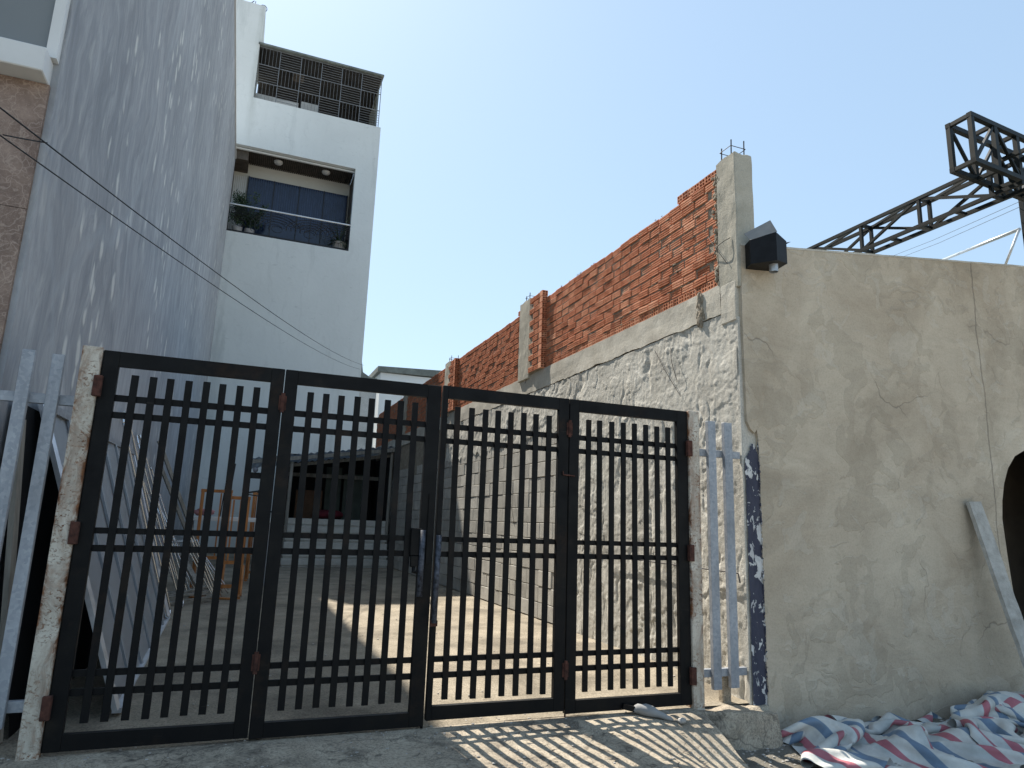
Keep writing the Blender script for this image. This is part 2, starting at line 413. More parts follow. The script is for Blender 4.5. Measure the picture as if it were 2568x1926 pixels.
M_DARK = m_simple('dark_interior', (.02, .019, .018), .9, 0, .4, 2)
M_IRON = m_simple('wrought_iron', (.008, .008, .010), .5, 0, .3, 8)
M_STEELRAIL = m_simple('stainless_rail', (.62, .66, .70), .3, .4, .08, 8)
M_GRILLE = m_simple('pale_grille_steel', (.17, .18, .19), .5, .2, .2, 8, rnd=True)
M_SOFFIT = m_simple('brown_soffit_slat', (.075, .062, .050), .8, 0, .4, 6, rnd=True)
M_LAMP = m_simple('frosted_lamp', (.45, .45, .44), .4, 0, .15, 9)
M_SHEET = m_simple('pale_grey_sheet', (.50, .52, .54), .45, .1, .05, 1.5)
M_SHEETEDGE = m_simple('bare_aluminium_edge', (.55, .57, .60), .35, .4, .2, 8)
M_CHROME = m_simple('chrome_tube', (.62, .63, .64), .18, .9, .1, 6)
g = G('orange_wood', .6, 0, .35); v = g.co((1, 1, .12), rnd=True, warp=.1)
g.col(g.ramp(g.noise(14, 6, v, .6), [(.3, (.24, .085, .022)), (.7, (.50, .21, .065))])); M_ORANGE = g.m
g = G('grey_wood', .85, 0, .25); v = g.co((1, 1, .1), rnd=True, warp=.1)
g.col(g.ramp(g.noise(16, 7, v, .65), [(.3, (.15, .14, .12)), (.7, (.34, .32, .28))])); g.bump(g.noise(30, 5, v), .002); M_GREYWOOD = g.m
M_PLANK = m_concrete('cement_smeared_plank', (.34, .33, .30), (.56, .55, .51), (.25, .24, .21), .004, 5, .4, .4)
M_SLAB = m_concrete('pale_stone_slab', (.52, .50, .45), (.68, .66, .60), (.3, .295, .27), .002, 2, .4, .3)
M_LEAF = m_simple('dark_leaf', (.030, .055, .026), .6, 0, .6, 12, rnd=True)
M_POT = m_simple('pale_pot', (.36, .33, .31), .6, 0, .15, 6)
M_TIN = m_simple('tin_roof', (.34, .37, .40), .5, .3, .2, 4)
M_OLDTIN = m_simple('stained_tin_roof', (.15, .17, .16), .8, 0, .35, 3)
M_RED = m_simple('dark_red_cloth', (.12, .012, .022), .9, 0, .4, 7)
M_PLY = m_simple('brown_plywood', (.12, .06, .03), .7, 0, .3, 5)
M_DOOR = m_simple('grey_green_door', (.07, .085, .07), .7, 0, .25, 3)
M_CABLE = m_simple('black_cable', (.008, .008, .008), .7, 0, .1, 3)
M_PINK = m_simple('pink_cloth', (.32, .15, .15), .9, 0, .3, 12)
M_REBAR = m_simple('rebar', (.05, .045, .045), .7, .2, .4, 30)
M_STONE = m_simple('pale_stone', (.36, .34, .31), .85, 0, .25, 12, .004)

# peeled navy paint
g = G('peeling_navy_paint', .7, 0, .3); v = g.co((1.6, 1, .75), warp=.25, wscale=5)
pm = g.ramp(g.noise(5.5, 6, v, .6, .15), [(.555, 0), (.57, 1)])
pm2 = g.ramp(g.noise(16, 4, g.co((1, 1, .5), warp=.1, wscale=9), .6, .5), [(.61, 0), (.62, 1)])
nav = g.ramp(g.noise(9, 6, g.co((1, 1, .35)), .7), [(.3, (.030, .034, .055)), (.6, (.055, .058, .085)), (.8, (.12, .12, .13))])
wh = g.ramp(g.noise(12, 4, v), [(.3, (.42, .42, .42)), (.7, (.62, .62, .60))])
pp = g.math('MAXIMUM', pm, pm2)
g.col(g.mix(pp, nav, wh)); g.bump(pp, .002); g.bump(g.noise(30, 4), .003); M_PEEL = g.m

# striped woven tarpaulin (printed stripes, woven relief)
g = G('striped_tarpaulin', .5, 0, .4)
U = g.sep(g.co(src='UV', scale=(1, 1, 1)))
fr = g.math('FRACT', g.math('MULTIPLY', U[0], 6.5))
st = g.ramp(fr, [(0, (.60, .60, .56)), (.22, (.50, .54, .53)), (.23, (.42, .13, .16)), (.38, (.44, .15, .18)), (.39, (.60, .60, .56)),
                 (.62, (.60, .60, .56)), (.63, (.14, .21, .30)), (.80, (.17, .25, .34)), (.81, (.60, .60, .56))], 'LINEAR')
di = g.ramp(g.noise(5, 6, None, .6), [(.35, .68), (.65, 1)])
g.col(g.mix(1, st, di, 'MULTIPLY'))
wv = g.noise(1, 2, g.co((1400, 900, 1), src='UV'))
g.bump(wv, .0008); g.bump(g.noise(22, 5, g.co(warp=.1)), .004); M_TARP = g.m

# ================================================================== THE SETTING
struct(obj('ground', obox(-400, -300, -.60, 400, 600, -.31), M_STREET))

def ramp_h(x, y):
    P = [(1.6, -.305), (2.2, -.29), (2.7, -.245), (3.2, -.155), (3.64, -.082), (4.07, -.026), (4.3, -.004), (4.42, 0), (4.7, .01), (5.3, .055), (5.8, .06), (40, .06)]
    for (a, za), (b, zb) in zip(P, P[1:]):
        if y <= b: z = za+(zb-za)*max(0, (y-a)/(b-a)); break
    z -= .17*sstep(2.45, 3.2, x)*sstep(4.3, 3.7, y)
    return z
def fy(u, v):
    x = -1.3+5.02*u; y = 4.42+ (24-4.42)*v**1.6
    return (x, y, ramp_h(x, y)+.006*fbm(x*1.3, y*1.3)+.003*fbm(x*7, y*7))
b = BM(); grid(b, 90, 150, fy); struct(obj('yard', b, M_YARD, smooth=True))
def fr_(u, v):
    x = -2.2+5.38*u; y = 1.6+2.82*v
    return (x, y, ramp_h(x, y)+.008*fbm(x*1.7, y*1.7)*sstep(4.42, 4.2, y)+.004*fbm(x*9, y*9, 3)*sstep(4.42, 4.3, y))
b = BM(); grid(b, 230, 130, fr_)
struct(obj('driveway_ramp', b, M_RAMP, smooth=True))
b = BM()   # front kerb edge under the ramp's right side
def fs_(u, v):
    x = 3.12+7*u; y = 1.4+3.05*v
    return (x, y, -.262+.02*fbm(x*2, y*2)+.012*fbm(x*9, y*9)+.06*sstep(3.95, 4.42, y)*(.7+.9*N3(x*1.5, 3))+.02*sstep(3.9, 4.4, y)*abs(N3(x*7, y*7, 5)))
grid(b, 260, 120, fs_); struct(obj('soil', b, M_SOIL, smooth=True))
# concrete ledge at the foot of the right post
def ledge():
    b = BM(); pts = []
    def f(u, v):
        x = 3.12+.70*u
        # v 0..0.45 top, then down the front
        if v < .4:
            y = 4.62-(4.62-4.30)*(v/.4); z = -.012
        else:
            t = (v-.4)/.6; y = 4.30-.10*t; z = -.012-.30*t
        y -= .04*math.sin(u*2.4)
        k = fbm(x*5, y*5, z*5)
        return (x, y+.018*k-(.03 if v > .37 else 0)*0, z+.012*fbm(x*6, y*6, 4)-.03*sstep(.6, 1, u)*(v > .3))
    grid(b, 40, 60, f); return b
struct(obj('concrete_ledge', ledge(), M_RAMP, smooth=True))

# ================================================================== LEFT GREY TOWNHOUSE
T = thing('townhouse', 'tall house with streaky blue-grey side wall and brown marble front, left of the gate', 'building', (-1.3, 4.5, 0))
XL = -1.3
b = BM(); prism(b, [(4.50, -.3), (23.05, -.3), (23.05, 12.92), (4.50, 12.92)], 0, XL, XL-.25); obj('side_wall', b, M_GREYWALL, T)
b = BM(); box(b, -9, 4.62, -.3, XL-.252, 4.8, 3.70); box(b, -9, 22.7, 0, XL-.252, 23, 12.7); box(b, -9, 4.8, 12.5, XL-.252, 22.7, 12.7)
obj('body', b, M_FARGREY, T)
b = BM()
for k in range(3):
    for j in range(5):
        x1 = XL-.0-k*1.9-.02; z0 = -.3+j*.81
        box(b, x1-1.896, 4.47, z0, x1, 4.615, min(z0+.806, 3.742))
        obj('marble_panel', b, M_MARBLE, T); b = BM()
b.free()
obj('ledge', obox(-9, 4.33, 3.745, XL-.028, 4.60, 3.90, .006), M_TRIM, T)
obj('corner_strip', obox(XL-.06, 4.435, 3.905, XL-.001, 4.497, 12.9), M_TRIM, T)
obj('window_glass', obox(-9, 4.462, 3.905, XL-.062, 4.492, 12.9), M_GLASS, T)
obj('coping', obox(-9, 4.45, 12.925, XL+.03, 23.05, 12.97), M_TRIM, T)
b = BM(); box(b, XL-.001, 4.499, -.3, XL+.012, 4.56, 12.9); obj('corner_bead', b, M_GREYWALL, T)

# ================================================================== WHITE BUILDING BEHIND
YW = 23.1
W = thing('white_building', 'white multi-storey building with barred balcony, behind the yard', 'building', (1, YW, 0))
b = BM()
X0, X1 = -2.2, 3.43
zb0, zb1, xo0, xo1 = 10.38, 13.52, -1.36, 2.66
box(b, X0, YW, 0, X1, YW+.25, zb0)
box(b, X0, YW, zb0, xo0, YW+.25, zb1); box(b, xo1, YW, zb0, X1, YW+.25, zb1)
box(b, X0, YW, zb1, X1, YW+.25, 15.36)
obj('facade', b, M_WHITE, W)
b = BM(); box(b, X1-.2, YW+.252, 0, X1, YW+12, 15.36); box(b, X0, YW+11.8, 0, X1-.202, YW+12, 17.4); obj('side_wall', b, M_WHITE, W)
b = BM(); box(b, X0, YW, 15.362, -.98, YW+1.6, 17.45); box(b, X0, YW, 17.452, -.93, YW+1.6, 18.98); prism(b, [(-.928, 18.75), (-.85, 17.46), (-.928, 17.46)], 1, YW+.02, YW+1.4); obj('stair_tower', b, M_WHITE, W)
# recess of the balcony
obj('recess_wall', obox(xo0, YW+1.3, 10.2, xo1, YW+1.4, 13.7), m_white('balcony_cream_paint', (.55, .54, .49), (.4, .38, .34), .4), W)
obj('recess_side', obox(xo1, YW+.252, zb0, xo1+.1, YW+1.3, zb1), M_SOFFIT, W); obj('recess_side', obox(xo0-.1, YW+.252, zb0, xo0, YW+1.3, zb1), M_SOFFIT, W)
obj('balcony_floor', obox(xo0, YW+.252, zb0-.12, xo1, YW+1.3, zb0-.02), M_FARGREY, W)
obj('soffit_board', obox(xo0, YW+.252, zb1+.03, xo1, YW+1.3, zb1+.1), M_DARK, W)
me = bpy.data.meshes.new('soffit_slat'); bb = obox(-.022, 0, -.02, .022, 1.04, .02); bb.to_mesh(me); bb.free()
k = 0; x = xo0+.03
while x < xo1:
    piece('soffit_slat', me, M_SOFFIT, W, (x, YW+.255, zb1-.0)); x += .066
obj('soffit_trim', obox(xo0, YW+.16, zb1-.075, xo1, YW+.24, zb1-.03), M_TRIM, W)
b = BM(); box(b, xo0, YW+.3, zb1-.38, -.92, YW+1.29, zb1-.035); obj('duct_box', b, M_SOFFIT, W)
me = bpy.data.meshes.new('wall_rib'); bb = obox(-.018, -.03, 0, .018, 0, 2.6); bb.to_mesh(me); bb.free()
for k in range(7): piece('wall_rib', me, M_TRIM, W, (xo0+.04+k*.062, YW+1.298, 10.4))
d = obj('glass_door', obox(-.87, YW+1.24, 10.38, 2.60, YW+1.28, 13.02), M_NAVYGLASS, W)
me = bpy.data.meshes.new('blind_slat'); bb = obox(-.022, -.008, .9, .022, 0, 2.6); bb.to_mesh(me); bb.free()
for k in range(44):
    o = bpy.data.objects.new('blind_slat', me); COL.objects.link(o); me.materials.append(M_CURTAIN) if not me.materials else None
    o.parent = d; o.location = Vector((-.82+k*.0775, YW+1.238, 10.4))-ORG[d]
for x in (-.87, .0, .87, 1.74, 2.58):
    o = obj('door_frame', obox(x, YW+1.20, 10.38, x+.03, YW+1.236, 13.02), M_IRON, None)
    o.parent = d; o.location = -ORG[d]
for (lx) in (.06, 1.70):
    b = BM()
    tube(b, [(lx, YW+.62, zb1-.03), (lx, YW+.62, zb1-.07), (lx, YW+.62, zb1-.12), (lx, YW+.62, zb1-.15)], [.15, .15, .11, .03], 16)
    obj('ceiling_lamp', b, M_LAMP, W, smooth=True)
# railing
Rl = BM()
def arc2(cx, cz, rx, rz, a0, a1, n=14, y=YW+.06):
    return [(cx+rx*math.cos(math.radians(a0+(a1-a0)*i/n)), y, cz+rz*math.sin(math.radians(a0+(a1-a0)*i/n))) for i in range(n+1)]
def clampx(ps): return [(min(max(p[0], xo0+.01), xo1-.01), p[1], min(max(p[2], 10.4), 11.34)) for p in ps]
for (cx, s) in ((.2, 1), (1.35, -1), (-.95, 1), (2.3, -1)):
    for k in range(5):
        tube(Rl, clampx(arc2(cx, 10.75, (.82-.15*k), (.52-.09*k), 0 if s > 0 else 180, 205 if s > 0 else -25)), .010, 5)
    tube(Rl, clampx(arc2(cx+.05*s, 10.74, .17, .12, 0, 330)), .010, 5)
for k in range(4): tube(Rl, clampx(spline([(xo0, YW+.06, 11.25-k*.06), (.2, YW+.06, 11.30-k*.10), (1.0, YW+.06, 11.05-k*.05), (1.9, YW+.06, 11.28-k*.09), (xo1, YW+.06, 11.2-k*.08)], 10)), .008, 5)
box(Rl, xo0, YW+.04, 10.42, xo1, YW+.08, 10.46)
for x in (xo0+.02, .0, 1.3, xo1-.04): box(Rl, x, YW+.035, 10.38, x+.03, YW+.085, 11.33)
rl = obj('railing', Rl, M_IRON, W)
b = BM(); cyl(b, (xo0, YW+.05, 11.36), (xo1, YW+.05, 11.36), .028, 8)
o = obj('handrail', b, M_STEELRAIL); o.parent = rl; o.location = -ORG[rl]
# top floor barred veranda
gx0, gx1, gz0, gz1 = -.98, 3.34, 15.37, 17.40
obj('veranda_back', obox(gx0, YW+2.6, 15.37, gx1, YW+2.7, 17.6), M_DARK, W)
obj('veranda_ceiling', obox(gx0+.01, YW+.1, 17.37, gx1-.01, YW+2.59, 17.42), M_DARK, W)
obj('veranda_ceiling_fan_box', obox(gx0+1.2, YW+1.0, 17.2, gx0+1.6, YW+1.3, 17.36), M_SOFFIT, W)
b = BM(); box(b, gx0+.02, YW+.9, 15.4, gx0+1.5, YW+.95, 16.1); box(b, gx0+1.6, YW+.9, 15.4, gx0+2.2, YW+.95, 16.2); obj('inner_screen', b, M_FARGREY, W)
b = BM(); prism(b, [(YW-.05, 17.435), (YW+2.8, 17.66), (YW+2.8, 17.72), (YW-.05, 17.50)], 0, gx0-.04, gx1+.06); obj('veranda_roof', b, M_OLDTIN, W)
b = BM(); box(b, gx1-.02, YW+.75, 15.37, gx1+.03, YW+2.6, 17.36); obj('veranda_side', b, M_OLDTIN, W)
b = BM(); box(b, gx0+.2, YW+1.4, 15.4, gx0+1, YW+1.8, 15.9); box(b, gx0+2.7, YW+1.2, 15.4, gx0+3.1, YW+1.5, 16.0); obj('stored_crate', b, M_SOFFIT, W)
fr = BM()
nc, nr = 6, 3
for i in range(nc+1):
    x = gx0+(gx1-gx0)*i/nc; box(fr, x-.011, YW+.05, gz0, x+.011, YW+.08, gz1)
for j in range(nr+1):
    z = gz0+(gz1-gz0)*j/nr; box(fr, gx0+.014, YW+.052, z-.010, gx1-.014, YW+.078, z+.010)
obj('grille_frame', fr, M_GRILLE, W)
cw, ch = (gx1-gx0)/nc, (gz1-gz0)/nr
for i in range(nc):
    for j in range(nr):
        b = BM(); x = gx0+cw*i; z = gz0+ch*j
        if (i+j) % 2 == 0:
            for k in range(1, 6): box(b, x+cw*k/6-.0045, YW+.06, z+.013, x+cw*k/6+.0045, YW+.072, z+ch-.013)
        else:
            for k in range(1, 7): box(b, x+.014, YW+.06, z+ch*k/7-.0045, x+cw-.014, YW+.072, z+ch*k/7+.0045)
        obj('grille_panel', b, M_GRILLE, W)
b = BM()
tube(b, spline([(-1.75, YW+.3, 18.98), (-1.5, YW+.3, 19.16), (-1.2, YW+.3, 19.1), (-1.0, YW+.3, 19.0)], 6), .012, 5)
bar(b, (-1.6, YW+.3, 18.98), (-1.35, YW+.3, 19.3), .02); bar(b, (-1.3, YW+.3, 18.98), (-1.3, YW+.3, 19.3), .02); bar(b, (-1.6, YW+.3, 19.14), (-.95, YW+.3, 19.05), .018)
tube(b, arc2(-1.02, 19.1, .12, .14, -90, 200, 12, YW+.3), .012, 5)
tag(obj('antenna', b, M_IRON), 'dark tangled antenna frame on top of the white stair tower', 'antenna')

# balcony plants
def plant(loc, label, pot, spiky):
    t = thing('potted_plant', label, 'plant', loc, 'plants on the balcony')
    L = Vector(loc)
    b = BM()
    z = 0
    if pot:
        tube(b, [L, L+Vector((0, 0, .12)), L+Vector((0, 0, .34)), L+Vector((0, 0, .38))], [.15, .22, .22, .25], 14)
    else:
        tube(b, [L, L+Vector((0, 0, .3))], [.13, .17], 12)
    obj('pot', b, M_POT, t, smooth=True)
    b = BM(); rnd = random.Random(int(loc[0]*100))
    top = L+Vector((0, 0, .36))
    if spiky:
        for k in range(110):
            a = rnd.uniform(0, 6.28); l = rnd.uniform(.4, .75); w_ = rnd.uniform(.010, .02)
            dr = Vector((math.cos(a), math.sin(a)*.7, 0))
            s = dr.cross(Vector((0, 0, 1))).normalized()
            up = rnd.uniform(.3, 1.1) if k % 8 else 1.8
            P = [top+dr*(l*t)+Vector((0, 0, l*(up*t-1.0*t*t*(1 if k % 8 else .3)))) for t in (0, .33, .66, 1)]
            W_ = [w_, w_*1.1, w_*.7, .002]
            vs = [(b.verts.new(p+s*q), b.verts.new(p-s*q)) for p, q in zip(P, W_)]
            for i in range(3): b.faces.new((vs[i][0], vs[i][1], vs[i+1][1], vs[i+1][0]))
    else:
        st = BM()
        for k in range(20):
            a = rnd.uniform(0, 6.28); r_ = rnd.uniform(.1, .55); h_ = rnd.uniform(.2, 1.35)
            e = top+Vector((math.cos(a)*r_, math.sin(a)*r_*.5, h_))
            tube(st, [top, (top+e)/2+Vector((0, 0, .08)), e], [.008, .006, .003], 4)
            for q in range(60):
                t_ = rnd.uniform(.3, 1); c = top.lerp(e, t_)+Vector((rnd.gauss(0, .06), rnd.gauss(0, .05), rnd.gauss(0, .06)))
                u = Vector((rnd.gauss(0, 1), rnd.gauss(0, 1), rnd.gauss(0, 1))).normalized(); v_ = u.orthogonal().normalized()
                s_ = rnd.uniform(.03, .06)
                b.faces.new([b.verts.new(c+u*s_), b.verts.new(c+v_*s_*.45), b.verts.new(c-u*s_), b.verts.new(c-v_*s_*.45)])
        obj('stem', st, M_LEAF, t)
    stuff(obj('foliage', b, M_LEAF, t))
plant((-1.0, YW+.30, zb0), 'leafy dark shrub climbing over the left end of the balcony rail', False, False)
plant((-.62, YW+.40, zb0), 'loose dark bush hanging below the balcony rail near its left end', False, False)
plant((2.36, YW+.40, zb0), 'spiky potted plant in a pale pot at the right end of the balcony', True, True)

# ================================================================== FAR BUILDINGS
F = thing('distant_building', 'far white-washed building with stained grey-green roof edge beyond the brick wall', 'building', (5, 30, 0))
s_ = 30/18.6
b = BM(); box(b, 3.30*s_, 30, 0, 9, 34, 1.25+3.985*s_); obj('wall', b, M_WHITE2, F)
b = BM(); prism(b, [(3.20*s_, 1.25+3.99*s_), (9.2, 1.25+4.03*s_), (9.2, 1.25+4.24*s_), (3.20*s_, 1.25+4.14*s_)], 1, 29.85, 34); obj('roof_edge', b, M_OLDTIN, F)
F2 = thing('concrete_outhouse', 'narrow grey concrete outhouse squeezed between the white building and brick wall', 'building', (4, 24.5, 0))
s_ = 24.5/18.6
b = BM(); box(b, 2.68*s_, 24.5, 0, 3.22*s_, 29, 1.25+3.52*s_); obj('wall', b, M_FARGREY, F2)
b = BM(); prism(b, [(2.66*s_, 1.25+4.0*s_), (2.74*s_, 1.25+4.28*s_), (2.80*s_, 1.25+3.92*s_), (3.0*s_, 1.25+3.80*s_), (3.2*s_, 1.25+3.78*s_), (3.2*s_, 1.25+3.56*s_), (2.66*s_, 1.25+3.56*s_)], 1, 24.4, 29); obj('sagging_roof', b, M_OLDTIN, F2)

# ================================================================== SHED AND ITS STEPS
YS = 18.0
S = thing('shed', 'dark open-fronted lean-to shed with sloping tin roof at the end of the yard', 'shed', (2.4, YS, .06))
b = BM(); n = 60
def shed_roof(u, v):
    x = .18+3.5*u; y = YS-.35+3.9*v
    return (x, y, 2.58+.155*(x-.18)+.018*math.sin(x*2*math.pi/.076*.5)-.02*v)
grid(b, 180, 2, shed_roof); bmesh.ops.solidify(b, geom=b.faces[:], thickness=.012)
obj('roof', b, M_TIN, S)
b = BM(); bar(b, (.2, YS-.3, 2.50), (3.66, YS-.3, 3.02), .07, .09); obj('roof_beam', b, M_GREYWOOD, S)
b = BM(); bar(b, (.9, YS+.1, 2.46), (3.66, YS+.1, 2.90), .08, .08); obj('roof_beam', b, M_GREYWOOD, S)
for x, zt in ((1.13, 2.56), (3.60, 2.95)):
    b = BM(); cyl(b, (x, YS-.2, .06), (x+.01, YS-.2, zt), .04, 8); obj('post', b, M_GREYWOOD, S)
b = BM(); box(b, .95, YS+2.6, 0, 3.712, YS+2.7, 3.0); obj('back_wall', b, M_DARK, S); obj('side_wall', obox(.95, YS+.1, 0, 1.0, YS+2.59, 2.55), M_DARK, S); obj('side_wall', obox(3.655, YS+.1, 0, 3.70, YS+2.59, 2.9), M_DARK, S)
obj('door', obox(2.68, YS+1.6, .9, 3.38, YS+1.65, 2.45), M_DOOR, S)
obj('door', obox(2.20, YS+1.7, .9, 2.62, YS+1.74, 2.62), M_DOOR, S)
obj('plywood_panel', obox(1.42, YS+1.5, .9, 2.12, YS+1.54, 1.95), M_PLY, S)
obj('cross_beam', obox(1.0, YS+1.42, 2.30, 3.6, YS+1.5, 2.40), M_GREYWOOD, S)
b = BM()
def cush(u, v): 
    a, e = u*2*math.pi, (v-.5)*math.pi
    return (2.22+.40*math.cos(a)*math.cos(e)**.6 if math.cos(e) > 0 else 2.22, YS+.75+.22*math.sin(a)*max(0, math.cos(e))**.6, 1.32+.10*math.sin(e)+.02*math.sin(7*a))
grid(b, 24, 10, cush); bmesh.ops.remove_doubles(b, verts=b.verts[:], dist=.002)
tag(obj('cushion', b, M_RED, smooth=True), 'dark red cushion lying on the platform inside the shed', 'cushion')
ST = thing('stone_steps', 'six pale stone steps leading up to the dark shed', 'steps', (2.4, YS, .06))
for k in range(6):
    z0 = .06+k*.19; y0 = YS-.05-(5-k)*.10
    b = BM(); box(b, 1.08+.018*k, y0, z0+.045, 3.62-.003*k, YS+.9, z0+.186, .006)
    obj('step', b, M_SLAB, ST)
    obj('riser', obox(1.10+.018*k, y0+.03, z0-.003, 3.60, YS+.88, z0+.044), M_SLAB, ST)

# ================================================================== BOUNDARY WALL
XW = 3.72
B = thing('boundary_wall', 'long unfinished wall, red hollow bricks above grey blocks and rough cement, right of yard', 'wall', (XW, 4.42, 0))
YE = 21.0
b = BM(); box(b, XW+.012, 4.64, 3.36, XW+.11, YE, 4.32); box(b, XW+.014, 4.5, -.3, XW+.17, YE, 3.08); obj('mortar_core', b, M_MORTAR, B)
# beam with a ragged lower edge
def beam():
    b = BM()
    nY = 420
    for i in range(nY):
        pass
    def f(u, v):
        y = 4.62+(YE-4.62)*u
        zlo = 3.085+.018*fbm(y*3, 1)+.012*fbm(y*11, 2)
        zhi = 3.352+.006*fbm(y*4, 5)
        if v <= .5: x = XW-.016+.004*fbm(y*2, v*3); z = zhi+(zlo-zhi)*(v/.5)
        else: x = XW-.016+.1*((v-.5)/.5); z = zlo
        return (x, y, z)
    grid(b, nY, 8, f)
    V = [b.verts.new(p) for p in ((XW-.014, 4.62, 3.35), (XW+.13, 4.62, 3.35), (XW+.13, YE, 3.35), (XW-.014, YE, 3.35))]; b.faces.new(V)
    return b
obj('concrete_beam', beam(), M_BEAM, B)
# bricks ---------------------------------------------------------------
def brick_mesh(L, H, D, seed, grooves=3):
    r = random.Random(seed); b = BM()
    prof = []
    n = grooves
    for i in range(n):
        z0 = -H/2+H*i/n; d = H/n
        prof += [(0.0, z0+d*.10), (0.0, z0+d*.55), (.006, z0+d*.66), (.006, z0+d*.98)]
    prof = [(.007, -H/2)]+prof[:-1]+[(.007, H/2)]
    A = [b.verts.new((x+r.uniform(0, .001), r.uniform(0, .003), z)) for x, z in prof]
    C = [b.verts.new((x+r.uniform(0, .001), L-r.uniform(0, .003), z)) for x, z in prof]
    for i in range(len(prof)-1): b.faces.new((A[i], A[i+1], C[i+1], C[i]))
    A2 = b.verts.new((D, 0, -H/2)); A3 = b.verts.new((D, 0, H/2)); C2 = b.verts.new((D, L, -H/2)); C3 = b.verts.new((D, L, H/2))
    b.faces.new([A2]+A+[A3]); b.faces.new([C3]+C[::-1]+[C2]); b.faces.new((A[0], C[0], C2, A2)); b.faces.new((A3, C3, C[-1], A[-1]))
    bmesh.ops.recalc_face_normals(b, faces=b.faces)
    me = bpy.data.meshes.new('brick'); b.to_mesh(me); b.free(); me.materials.append(M_BRICK); return me
def hollow_mesh(Wd, H, nx, nz, D=.09, dep=.06, axis='x'):
    """brick seen end-on: a face pierced by nx*nz square holes; face at x=0 (axis x) spanning y 0..Wd, z -H/2..H/2"""
    b = BM(); t = .009
    def co(a, z, d): return (d, a, z) if axis == 'x' else (a, d, z)
    ys = [0]; 
    for i in range(nx):
        w_ = (Wd-t*(nx+1))/nx; ys += [ys[-1]+t, ys[-1]+t+w_]
    ys.append(Wd)
    zs = [-H/2]
    for i in range(nz):
        h_ = (H-t*(nz+1))/nz; zs += [zs[-1]+t, zs[-1]+t+h_]
    zs.append(H/2)
    V = [[b.verts.new(co(y, z, 0)) for z in zs] for y in ys]
    for i in range(len(ys)-1):
        for j in range(len(zs)-1):
            q = (V[i][j], V[i+1][j], V[i+1][j+1], V[i][j+1])
            if i % 2 and j % 2:
                w2 = [b.verts.new(co(y, z, dep)) for y, z in ((ys[i], zs[j]), (ys[i+1], zs[j]), (ys[i+1], zs[j+1]), (ys[i], zs[j+1]))]
                for k in range(4): b.faces.new((q[k], q[(k+1) % 4], w2[(k+1) % 4], w2[k]))
                b.faces.new(w2)
            else: b.faces.new(q)
    e = [b.verts.new(co(y, z, D)) for y, z in ((0, -H/2), (Wd, -H/2), (Wd, H/2), (0, H/2))]
    c = (V[0][0], V[-1][0], V[-1][-1], V[0][-1])
    b.faces.new((c[0], e[0], e[1], c[1])); b.faces.new((c[1], e[1], e[2], c[2])); b.faces.new((c[2], e[2], e[3], c[3])); b.faces.new((c[3], e[3], e[0], c[0]))
    bmesh.ops.recalc_face_normals(b, faces=b.faces)
    me = bpy.data.meshes.new('brick'); b.to_mesh(me); b.free(); me.materials.append(M_BRICK); return me
PITCH, BH, BL = .0862, .071, .175
MB = [brick_mesh(BL, BH, .05, s) for s in range(4)]; MBS = [brick_mesh(BL*.48, BH, .05, 9)]
MH = hollow_mesh(.083, .076, 2, 2)
MHY = hollow_mesh(.085, .076, 2, 2, axis='y')
places = []     # (y, me, loc, rot)
R = random.Random(3)
cols = [(4.40, 4.62), (8.84, 9.24), (12.96, 13.30), (16.9, 17.15)]
pils = [(8.34, 8.82), (12.5, 12.94)]
def free(y0, y1):
    return not any(y1 > a+.0 and y0 < c_-.0 for a, c_ in cols)
y = 4.64
while y < YE-.1:
    if free(y, y+.083): places.append((y, MH, (XW+R.uniform(-.004, .003), y, 3.352+.043), (0, 0, 0)))
    y += .0875
for k in range(11):
    z = 3.352+.086+.0431+k*PITCH
    y = 4.60 if k % 2 else 4.637
    while y < YE-.2:
        topk = 10 if y < 8.9 else 10
        if k == 10 and R.random() < .0: y += .19; continue
        L = BL
        if y < 4.63: places.append((4.635, MBS[0], (XW+R.uniform(-.004, .004), 4.635, z), (0, 0, 0))); y += .19; continue
        if free(y, y+L):
            places.append((y, R.choice(MB), (XW+R.uniform(-.009, .007), y+R.uniform(-.003, .003), z+R.uniform(-.0025, .0025)), (R.gauss(0, .010), 0, R.gauss(0, .020))))
        else:
            for a, c_ in cols:
                if y < a < y+L and a-y > .1: places.append((y, MBS[0], (XW+R.uniform(-.004, .004), a-.09, z), (0, 0, 0)))
                if y < c_ < y+L and y+L-c_ > .095: places.append((y, MBS[0], (XW+R.uniform(-.004, .004), c_+.006, z), (0, 0, 0)))
        y += .19+R.uniform(-.002, .003)
# stepped-up last courses by the corner column
for k, (ya, yb) in ((11, (4.64, 5.18)),):
    y = ya
    while y < yb:
        places.append((y, MH, (XW+R.uniform(-.003, .004), y, 3.352+.086+.0431+k*PITCH), (0, 0, 0))); y += .0875
y = 9.26
while y < 10.2: places.append((y, MB[0], (XW, y, 3.352+.086+.0431+11*PITCH), (0, 0, 0))); y += .19*1.0; break
